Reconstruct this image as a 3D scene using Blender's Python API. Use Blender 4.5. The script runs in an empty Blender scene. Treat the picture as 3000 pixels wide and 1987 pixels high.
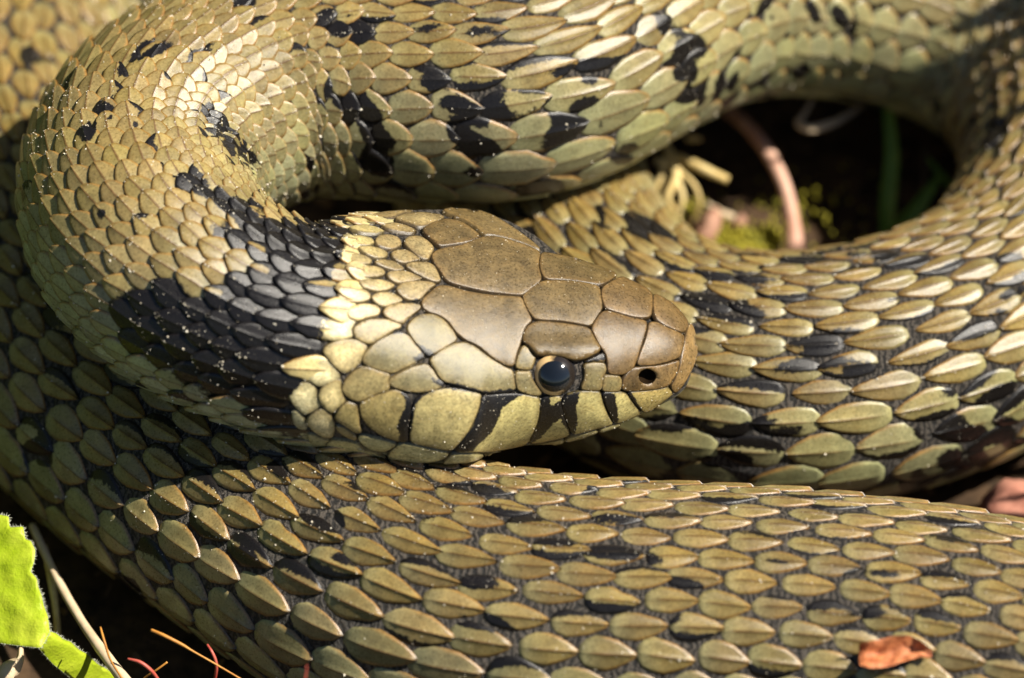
import bpy, math, random
import numpy as np
from mathutils import Vector, noise as mnoise
from mathutils.bvhtree import BVHTree
from mathutils.geometry import delaunay_2d_cdt

random.seed(7); rng = np.random.default_rng(7)
scn = bpy.context.scene
S = 0.1                     # one working unit (100 photo pixels at the focus plane) in metres

# ------------------------------------------------------------------ camera
ELEV = math.radians(48)
HFOV = math.radians(16)
DIST = 15 / math.tan(HFOV / 2)
FPX = 1500 / math.tan(HFOV / 2)
RIGHT = np.array([1., 0, 0])
UPV = np.array([0, math.sin(ELEV), math.cos(ELEV)])
TOC = np.array([0, -math.cos(ELEV), math.sin(ELEV)])      # towards the camera
LOOK = np.array([0., 0, 8.5])
CAM = LOOK + TOC * DIST
cd = bpy.data.cameras.new('camera'); cam = bpy.data.objects.new('camera', cd)
scn.collection.objects.link(cam); scn.camera = cam
cam.location = CAM * S
cam.rotation_euler = (math.pi / 2 - ELEV, 0, 0)
cd.sensor_width = 36; cd.lens = 18 / math.tan(HFOV / 2)
cd.clip_start = 0.05; cd.clip_end = 500
cd.dof.use_dof = True
cd.dof.focus_distance = (DIST - 1.6) * S
cd.dof.aperture_fstop = cd.lens * 0.001 / (2.7 * S)
cd.dof.aperture_blades = 7

# ------------------------------------------------------------------ light
SUNC = np.array([.60, .50, .62]); SUNC /= np.linalg.norm(SUNC)
SUN = SUNC[0] * RIGHT + SUNC[1] * UPV + SUNC[2] * TOC
sd = bpy.data.lights.new('sun', 'SUN'); sun = bpy.data.objects.new('sun', sd)
scn.collection.objects.link(sun)
sd.energy = 5.0; sd.angle = math.radians(0.53); sd.color = (1, .935, .82)
sun.rotation_euler = Vector(SUN).to_track_quat('Z', 'Y').to_euler()
sun.location = (3, 0, 6)
wd = bpy.data.worlds.new('World'); scn.world = wd; wd.use_nodes = True
nt = wd.node_tree
sky = nt.nodes.new('ShaderNodeTexSky'); sky.sky_type = 'NISHITA'; sky.sun_disc = False
sky.air_density = .9; sky.dust_density = .6
sky.sun_elevation = math.asin(SUN[2]); sky.sun_rotation = math.atan2(SUN[0], SUN[1])
bg = nt.nodes['Background']; bg.inputs[1].default_value = 0.05
nt.links.new(sky.outputs[0], bg.inputs[0])
scn.view_settings.view_transform = 'Standard'; scn.view_settings.look = 'None'
scn.view_settings.exposure = 1.0; scn.view_settings.gamma = 1

# ------------------------------------------------------------------ helpers
def ray(px, py):
    d = RIGHT * ((px - 1500) / FPX) + UPV * ((993.5 - py) / FPX) - TOC
    return d / np.linalg.norm(d)
def at(px, py, z):
    d = ray(px, py)
    return CAM + d * ((z - CAM[2]) / d[2])
def project(P):
    r = np.asarray(P) - CAM
    z = -(r @ TOC)
    return np.stack([1500 + (r @ RIGHT) / z * FPX, 993.5 - (r @ UPV) / z * FPX], -1)
def depth(P):
    return -((np.asarray(P) - CAM) @ TOC)
def smooth(x, a, b):
    t = np.clip((x - a) / (b - a), 0, 1); return t * t * (3 - 2 * t)

def mesh_obj(name, verts, faces, mat=None, parent=None, col=None, blk=None, smooth_shade=True, origin=None):
    v = np.asarray(verts, float)
    o0 = v.mean(0) if origin is None else np.asarray(origin, float)
    me = bpy.data.meshes.new(name)
    me.from_pydata(((v - o0) * S).tolist(), [], faces)
    if col is not None:
        a = me.color_attributes.new('Col', 'FLOAT_COLOR', 'POINT')
        c = np.ones((len(v), 4)); c[:, :3] = col
        a.data.foreach_set('color', c.ravel())
    if blk is not None:
        a = me.attributes.new('blk', 'FLOAT', 'POINT')
        a.data.foreach_set('value', np.asarray(blk, float))
    if smooth_shade:
        me.polygons.foreach_set('use_smooth', [True] * len(me.polygons))
    if mat: me.materials.append(mat)
    o = bpy.data.objects.new(name, me); scn.collection.objects.link(o)
    o.location = o0 * S
    if parent is not None:
        o.parent = parent; o.location = o0 * S - np.array(WORLDLOC.get(parent.name, (0, 0, 0)))
    WORLDLOC[o.name] = tuple(o0 * S)
    return o
WORLDLOC = {}
def empty(name, loc, parent=None):
    o = bpy.data.objects.new(name, None); scn.collection.objects.link(o)
    o.location = np.asarray(loc) * S; o.empty_display_size = .05
    WORLDLOC[o.name] = tuple(np.asarray(loc) * S)
    return o
def tag(o, label=None, cat=None, group=None, kind=None):
    if label: o['label'] = label
    if cat: o['category'] = cat
    if group: o['group'] = group
    if kind: o['kind'] = kind
    return o

# ------------------------------------------------------------------ materials
def new_mat(name):
    m = bpy.data.materials.new(name); m.use_nodes = True
    return m, m.node_tree, m.node_tree.nodes['Principled BSDF']
def N(t, typ, **kw):
    n = t.nodes.new(typ)
    for k, v in kw.items():
        if k.startswith('i_'): n.inputs[int(k[2:])].default_value = v
        else: setattr(n, k, v)
    return n
def L(t, a, b): t.links.new(a, b)
def mth(t, op, a, b=None, clamp=False):
    n = t.nodes.new('ShaderNodeMath'); n.operation = op; n.use_clamp = clamp
    for i, x in enumerate((a, b)):
        if x is None: continue
        if isinstance(x, (int, float)): n.inputs[i].default_value = x
        else: L(t, x, n.inputs[i])
    return n.outputs[0]
def mixc(t, fac, a, b, blend='MIX'):
    n = t.nodes.new('ShaderNodeMix'); n.data_type = 'RGBA'; n.blend_type = blend
    for i, x in ((0, fac), (6, a), (7, b)):
        if isinstance(x, (int, float)): n.inputs[i].default_value = x
        elif isinstance(x, tuple): n.inputs[i].default_value = (*x, 1)
        else: L(t, x, n.inputs[i])
    return n.outputs[2]
def nz(t, pos, scale, detail=4, rough=.6, vec_scale=None):
    n = t.nodes.new('ShaderNodeTexNoise'); n.inputs['Scale'].default_value = scale / S
    n.inputs['Detail'].default_value = detail; n.inputs['Roughness'].default_value = rough
    L(t, pos, n.inputs['Vector']); return n.outputs[0]
def maprange(t, x, a, b, c=0, d=1):
    n = t.nodes.new('ShaderNodeMapRange')
    L(t, x, n.inputs[0])
    for i, v in enumerate((a, b, c, d)): n.inputs[i + 1].default_value = v
    return n.outputs[0]

def scale_material(name, rough, mott, bump, coat=0.0, spec=.62):
    m, t, p = new_mat(name)
    pos = t.nodes.new('ShaderNodeNewGeometry').outputs['Position']
    col = N(t, 'ShaderNodeAttribute', attribute_name='Col').outputs['Color']
    blk = N(t, 'ShaderNodeAttribute', attribute_name='blk').outputs['Fac']
    n1 = nz(t, pos, 2.2, 5, .65); n2 = nz(t, pos, 14, 3, .6); n3 = nz(t, pos, 5.5, 6, .75)
    f1 = maprange(t, n1, .3, .7, 1 - mott, 1 + mott * .7)
    f2 = maprange(t, n2, .3, .7, 1 - mott * .95, 1 + mott * .7)
    fm = mth(t, 'MULTIPLY', f1, f2)
    c1 = mixc(t, 1.0, col, fm, 'MULTIPLY')
    # fine warm flecking
    c1 = mixc(t, maprange(t, n3, .52, .72, 0, .38), c1, mixc(t, 1.0, c1, (.86, .62, .36), 'MULTIPLY'))
    # black pigment with ragged edge
    r = mth(t, 'ADD', blk, mth(t, 'MULTIPLY', mth(t, 'SUBTRACT', n3, .5), 44))
    r = mth(t, 'ADD', r, mth(t, 'MULTIPLY', mth(t, 'SUBTRACT', n2, .5), 10))
    bf = maprange(t, r, -1.5, 2.0)
    c2 = mixc(t, bf, c1, (.0065, .0052, .0046))
    # dry dust film and pale scuffs, in patches
    big = nz(t, pos, .45, 3, .6); fine_ = nz(t, pos, 20, 6, .8); scuff = nz(t, pos, 3.2, 9, .85)
    df = mth(t, 'MULTIPLY', maprange(t, big, .42, .70), maprange(t, fine_, .60, .72))
    df = mth(t, 'MAXIMUM', df, maprange(t, scuff, .70, .76, 0, .55))
    c2 = mixc(t, mth(t, 'MULTIPLY', df, .75), c2, (.52, .47, .36))
    L(t, c2, p.inputs['Base Color'])
    rr = mth(t, 'ADD', maprange(t, n2, .3, .7, rough - .06, rough + .1), mth(t, 'MULTIPLY', df, .4))
    L(t, rr, p.inputs['Roughness'])
    L(t, maprange(t, bf, 0, 1, spec, .42), p.inputs['Specular IOR Level'])
    if coat:
        p.inputs['Coat Weight'].default_value = coat; p.inputs['Coat Roughness'].default_value = .26
    bn = t.nodes.new('ShaderNodeBump'); bn.inputs['Strength'].default_value = bump
    bn.inputs['Distance'].default_value = .02 * S
    bh = mth(t, 'ADD', mth(t, 'MULTIPLY', nz(t, pos, 42, 4, .7), 1.3), mth(t, 'MULTIPLY', n3, 1.2))
    L(t, bh, bn.inputs['Height']); L(t, bn.outputs[0], p.inputs['Normal'])
    return m
M_SCALE = scale_material('snake_scale', .30, .30, .32, .0)
M_PLATE = scale_material('snake_head_plate', .30, .42, .34, .0, .45)

def skin_material():
    m, t, p = new_mat('snake_skin')
    pos = t.nodes.new('ShaderNodeNewGeometry').outputs['Position']
    n = nz(t, pos, 5, 8, .75); n2 = nz(t, pos, 22, 4, .7)
    chin = N(t, 'ShaderNodeAttribute', attribute_name='blk').outputs['Fac']
    w = N(t, 'ShaderNodeTexWave'); w.inputs['Scale'].default_value = 1.5 / S; w.inputs['Distortion'].default_value = 14
    w.inputs['Detail'].default_value = 5; w.inputs['Detail Scale'].default_value = 1.6; w.inputs['Detail Roughness'].default_value = .7
    L(t, pos, w.inputs['Vector'])
    fold = mth(t, 'MULTIPLY', w.outputs[1], n2)
    dark = mixc(t, maprange(t, fold, .12, .5), (.007, .006, .005), (.13, .108, .085))
    L(t, mixc(t, chin, dark, mixc(t, n, (.30, .27, .12), (.50, .46, .24))), p.inputs['Base Color'])
    p.inputs['Roughness'].default_value = .55
    bn = t.nodes.new('ShaderNodeBump'); bn.inputs['Strength'].default_value = 1.0; bn.inputs['Distance'].default_value = .12 * S
    L(t, mth(t, 'ADD', mth(t, 'MULTIPLY', fold, 1.2), n), bn.inputs['Height']); L(t, bn.outputs[0], p.inputs['Normal'])
    return m
M_SKIN = skin_material()
def plain(name, c1, c2, rough=.6, sc=3., spec=.4, bump=.4, trans=0, sss=0):
    m, t, p = new_mat(name)
    pos = t.nodes.new('ShaderNodeNewGeometry').outputs['Position']
    n = nz(t, pos, sc, 6, .65)
    c = mixc(t, maprange(t, n, .32, .68), c1, c2)
    L(t, c, p.inputs['Base Color']); p.inputs['Roughness'].default_value = rough
    p.inputs['Specular IOR Level'].default_value = spec
    bn = t.nodes.new('ShaderNodeBump'); bn.inputs['Strength'].default_value = bump; bn.inputs['Distance'].default_value = .05 * S
    L(t, n, bn.inputs['Height']); L(t, bn.outputs[0], p.inputs['Normal'])
    if trans:
        tr = t.nodes.new('ShaderNodeBsdfTranslucent'); L(t, c, tr.inputs[0])
        mx = t.nodes.new('ShaderNodeMixShader'); mx.inputs[0].default_value = trans
        L(t, p.outputs[0], mx.inputs[1]); L(t, tr.outputs[0], mx.inputs[2])
        L(t, mx.outputs[0], t.nodes['Material Output'].inputs[0])
    return m
M_SOIL = plain('soil', (.012, .008, .005), (.085, .05, .026), .9, 1.3, .2, 1.0)
M_DUST = plain('pale_grit', (.34, .27, .17), (.85, .8, .66), .7, 7)

# ------------------------------------------------------------------ the snake's path: px, py, Z, half width, top, bottom (photo px / 100), roll, n
CP = [
 (2036, 1030, 8.45, .10, .08, .08, -8, 2.2),
 (2032, 1030, 8.45, .60, .48, .42, -8, 2.2),
 (2018, 1031, 8.45, 1.05, .90, .74, -8, 2.3),
 (1990, 1032, 8.46, 1.40, 1.22, .98, -8, 2.35),
 (1940, 1034, 8.5, 1.66, 1.55, 1.24, -8, 2.4),
 (1870, 1036, 8.55, 1.95, 1.86, 1.52, -8, 2.45),
 (1780, 1035, 8.6, 2.36, 2.15, 1.85, -8, 2.45),
 (1690, 1035, 8.7, 2.66, 2.32, 2.2, -8, 2.4),
 (1600, 1024, 8.8, 2.86, 2.36, 2.3, -8, 2.35),
 (1500, 1003, 8.95, 3.52, 2.38, 2.35, -8, 2.3),
 (1400, 985, 9.1, 4.05, 2.42, 2.4, -8, 2.25),
 (1280, 983, 9.3, 4.15, 2.55, 2.5, -8, 2.2),
 (1140, 984, 9.5, 3.95, 2.8, 2.7, -8, 2.1),
 (1000, 985, 9.8, 3.55, 3.05, 2.9, -7, 2.05),
 (860, 974, 10.2, 3.18, 3.1, 3.0, -5, 2),
 (729, 925, 10.5, 3.15, 3.15, 3.1, -3, 2),
 (575, 840, 10.8, 3.25, 3.25, 3.2, 0, 2),
 (450, 715, 10.9, 3.4, 3.4, 3.3, 0, 2),
 (402, 570, 10.8, 3.45, 3.45, 3.4, 0, 2),
 (448, 445, 10.7, 3.5, 3.5, 3.4, 0, 2),
 (580, 335, 10.5, 3.55, 3.55, 3.5, 0, 2),
 (790, 240, 10.3, 3.6, 3.6, 3.5, 0, 2),
 (1000, 212, 10.2, 3.65, 3.65, 3.6, 0, 2),
 (1250, 220, 10.2, 3.7, 3.7, 3.7, 0, 2),
 (1470, 215, 10.2, 3.7, 3.7, 3.7, 0, 2),
 (1610, 180, 10.1, 3.7, 3.7, 3.7, 0, 2),
 (1757, 103, 9.8, 3.7, 3.7, 3.7, 0, 2),
 (1920, 10, 9.3, 3.7, 3.7, 3.7, 0, 2),
 (2090, -65, 8.6, 3.7, 3.7, 3.7, 0, 2),
 (2300, -95, 7.7, 3.7, 3.7, 3.7, 0, 2),
 (2550, -75, 6.6, 3.7, 3.7, 3.7, 0, 2),
 (2800, -10, 5.4, 3.7, 3.7, 3.7, 0, 2),
 (3020, 120, 4.5, 3.7, 3.7, 3.7, 0, 2),
 (3150, 310, 4.0, 3.7, 3.7, 3.7, 0, 2),
 (3185, 520, 3.8, 3.7, 3.7, 3.7, 0, 2),
 (3110, 740, 3.7, 3.7, 3.7, 3.7, 0, 2),
 (2980, 900, 3.7, 3.7, 3.7, 3.7, 0, 2),
 (2822, 993, 3.7, 3.72, 3.72, 3.7, 0, 2),
 (2560, 1080, 3.7, 3.72, 3.72, 3.7, 0, 2),
 (2300, 1112, 3.6, 3.72, 3.72, 3.6, 0, 2),
 (2060, 1092, 3.5, 3.72, 3.72, 3.5, 0, 2),
 (1850, 1010, 3.4, 3.7, 3.7, 3.4, 0, 2),
 (1690, 870, 3.2, 3.7, 3.7, 3.2, 0, 2),
 (1580, 700, 3.0, 3.65, 3.6, 3.0, 0, 2),
 (1515, 520, 2.9, 3.65, 3.6, 3.0, 0, 2),
 (1450, 300, 3.0, 3.7, 3.7, 3.0, 0, 2),
 (1330, 60, 3.3, 3.8, 3.8, 3.3, 0, 2),
 (1100, -140, 3.5, 3.9, 3.9, 3.5, 0, 2),
 (750, -230, 3.6, 4.0, 4.0, 3.6, 0, 2),
 (380, -180, 3.6, 4.0, 4.0, 3.6, 0, 2),
 (120, -40, 3.6, 4.1, 4.1, 3.6, 0, 2),
 (0, 180, 3.5, 4.2, 4.2, 3.6, 0, 2),
 (-30, 420, 3.4, 4.3, 4.2, 3.6, 0, 2),
 (10, 650, 3.3, 4.3, 4.2, 3.6, 0, 2),
 (90, 850, 3.3, 4.3, 4.2, 3.6, 0, 2),
 (210, 1020, 3.3, 4.3, 4.2, 3.6, 0, 2),
 (362, 1179, 3.35, 4.3, 4.2, 3.6, 0, 2),
 (600, 1362, 3.5, 4.3, 4.2, 3.7, 0, 2),
 (845, 1531, 3.7, 4.3, 4.25, 3.8, 0, 2),
 (1080, 1675, 3.9, 4.3, 4.3, 3.9, 0, 2),
 (1350, 1780, 4.1, 4.3, 4.3, 4.1, 0, 2),
 (1700, 1830, 4.2, 4.3, 4.3, 4.2, 0, 2),
 (2200, 1855, 4.2, 4.3, 4.3, 4.2, 0, 2),
 (2700, 1905, 4.1, 4.3, 4.3, 4.1, 0, 2),
 (3100, 1995, 4.0, 4.3, 4.3, 4.0, 0, 2),
 (3500, 2120, 3.9, 4.2, 4.2, 3.9, 0, 2),
]
CPX = np.array([c[0] for c in CP]); CPI = np.arange(len(CP))
pts = np.array([at(c[0], c[1], c[2]) for c in CP])
mag = depth(pts) / DIST
par = np.array([[c[3] * m, c[4] * m, c[5] * m, math.radians(c[6]), c[7]] for c, m in zip(CP, mag)])
ctl = np.concatenate([pts, par, CPI[:, None]], 1)
def catmull(P, n):
    P = np.concatenate([[2 * P[0] - P[1]], P, [2 * P[-1] - P[-2]]])
    out = []
    for i in range(1, len(P) - 2):
        p0, p1, p2, p3 = P[i - 1:i + 3]
        d = [max(np.linalg.norm((b - a)[:3]), 1e-3) ** .5 for a, b in ((p0, p1), (p1, p2), (p2, p3))]
        t0, t1 = 0, d[0]; t2 = t1 + d[1]; t3 = t2 + d[2]
        for t in np.linspace(t1, t2, n, endpoint=False):
            A1 = (t1 - t) / (t1 - t0) * p0 + (t - t0) / (t1 - t0) * p1
            A2 = (t2 - t) / (t2 - t1) * p1 + (t - t1) / (t2 - t1) * p2
            A3 = (t3 - t) / (t3 - t2) * p2 + (t - t2) / (t3 - t2) * p3
            B1 = (t2 - t) / (t2 - t0) * A1 + (t - t0) / (t2 - t0) * A2
            B2 = (t3 - t) / (t3 - t1) * A2 + (t - t1) / (t3 - t1) * A3
            out.append((t2 - t) / (t2 - t1) * B1 + (t - t1) / (t2 - t1) * B2)
    out.append(P[-2]); return np.array(out)
fine = catmull(ctl, 40)
ds = np.linalg.norm(np.diff(fine[:, :3], axis=0), axis=1)
arc = np.concatenate([[0], np.cumsum(ds)])
STEP = .05
SS = np.arange(0, arc[-1], STEP)
PATH = np.stack([np.interp(SS, arc, fine[:, k]) for k in range(fine.shape[1])], 1)
def gsm(A, k):
    w = np.hanning(2 * k + 3)[1:-1]; w /= w.sum()
    B = np.pad(A, ((k, k), (0, 0)), mode='edge')
    return np.stack([np.convolve(B[:, i], w, 'valid') for i in range(A.shape[1])], 1)
cen = PATH[:, :3].copy(); hs = int(16 / STEP)
sm = gsm(cen, 24); wgt = smooth(SS, .8, 3)[:, None]
cen = cen * (1 - wgt) + sm * wgt
TAN = np.gradient(gsm(cen, 10), axis=0); TAN[:20] = TAN[20]
TAN /= np.linalg.norm(TAN, axis=1)[:, None]
UPW = np.array([0, 0, 1.]) - TAN * TAN[:, 2:3]
UPW /= np.linalg.norm(UPW, axis=1)[:, None]
SID = np.cross(TAN, UPW)
cr, sr = np.cos(PATH[:, 6])[:, None], np.sin(PATH[:, 6])[:, None]
UPR = UPW * cr + SID * sr; SIR = SID * cr - UPW * sr
FR = np.concatenate([cen, TAN, UPR, SIR, PATH[:, 3:6], PATH[:, 7:9]], 1)   # 0-2 C,3-5 T,6-8 U,9-11 S,12 w,13 ht,14 hb,15 n,16 cp index
LEN = SS[-1]
def frame(s):
    x = np.clip(np.asarray(s) / STEP, 0, len(SS) - 1.001); i = x.astype(int); f = (x - i)[..., None]
    return FR[i] * (1 - f) + FR[i + 1] * f
def surf0(s, th):
    F = frame(s); sn, cs = np.sin(th), np.cos(th)
    e = 2 / F[..., 15]
    a = np.sign(sn) * np.abs(sn) ** e * F[..., 12]
    b = np.sign(cs) * np.abs(cs) ** e * np.where(cs > 0, F[..., 13], F[..., 14])
    return F[..., 0:3] + F[..., 9:12] * a[..., None] + F[..., 6:9] * b[..., None]
def surf(s, th, h=0):
    s = np.asarray(s, float); th = np.asarray(th, float)
    P = surf0(s, th)
    ds_ = surf0(s + .08, th) - surf0(s - .08, th); dt = surf0(s, th + .02) - surf0(s, th - .02)
    n = np.cross(ds_, dt); n /= np.linalg.norm(n, axis=-1)[..., None] + 1e-9
    F = frame(s); out = np.sum((P - F[..., 0:3]) * n, -1)
    n *= np.where(out < 0, -1, 1)[..., None]
    return P + n * np.asarray(h)[..., None], n
def s_of_cp(i): return SS[np.searchsorted(FR[:, 16], i)]

# ------------------------------------------------------------------ body skin, one continuous mesh
NT = 72
ths = np.linspace(-math.pi, math.pi, NT, endpoint=False)
SB = np.concatenate([np.arange(0, 1.2, .05), np.arange(1.2, 14, .1), np.arange(14, LEN, .2)])
def tube(SB, h):
    g, t = np.meshgrid(SB, ths, indexing='ij')
    V, Nn = surf(g, t, np.full(g.shape, h))
    ns = len(SB); F = []
    for i in range(ns - 1):
        for j in range(NT):
            k = (j + 1) % NT
            F.append((i * NT + j, (i + 1) * NT + j, (i + 1) * NT + k, i * NT + k))
    return V.reshape(-1, 3), Nn.reshape(-1, 3), F
V0, N0, F0 = tube(SB, 0.)
def tris(F): return [t for f in F for t in ((f[0], f[1], f[2]), (f[0], f[2], f[3]))]
TRI = np.array(tris(F0))
BVH = BVHTree.FromPolygons(V0.tolist(), TRI.tolist(), all_triangles=True)
nhead = int(np.searchsorted(SB, 15)) * NT
TRIH = TRI[(TRI < nhead).all(1)]
BVHH = BVHTree.FromPolygons(V0[:nhead].tolist(), TRIH.tolist(), all_triangles=True)
CAMV = Vector(CAM)
def head_hit(px, py):
    d = ray(px, py); r = BVHH.ray_cast(CAMV, Vector(d))
    if r[0] is None:
        k = np.searchsorted(SS, 16); c = cen[:k]
        tt = (c - CAM) @ d; q = CAM + tt[:, None] * d
        dist = np.linalg.norm(q - c, axis=1); i = dist.argmin()
        r = BVHH.find_nearest(Vector(q[i]))
    p = np.array(r[0]); tr = TRIH[r[2]]
    a, b, c = V0[tr]; v0, v1, v2 = b - a, c - a, p - a
    d00, d01, d11, d20, d21 = v0 @ v0, v0 @ v1, v1 @ v1, v2 @ v0, v2 @ v1
    den = d00 * d11 - d01 * d01
    if abs(den) < 1e-12: n = N0[tr[0]]
    else:
        v = (d11 * d20 - d01 * d21) / den; w = (d00 * d21 - d01 * d20) / den
        n = N0[tr[0]] * (1 - v - w) + N0[tr[1]] * v + N0[tr[2]] * w
    return p, n / np.linalg.norm(n)

snake = empty('snake', [pts[10][0], pts[10][1], 0])
tag(snake, 'large olive grass snake lying coiled with black and cream collar behind its head', 'snake')
Vb, Nb, Fb = tube(SB, -.03)
hk = np.repeat(SB < 9, NT)
Vb[hk] -= N0[hk] * .03
hk = np.repeat(SB < 3.2, NT); Vb[hk] -= N0[hk] * .09

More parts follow.
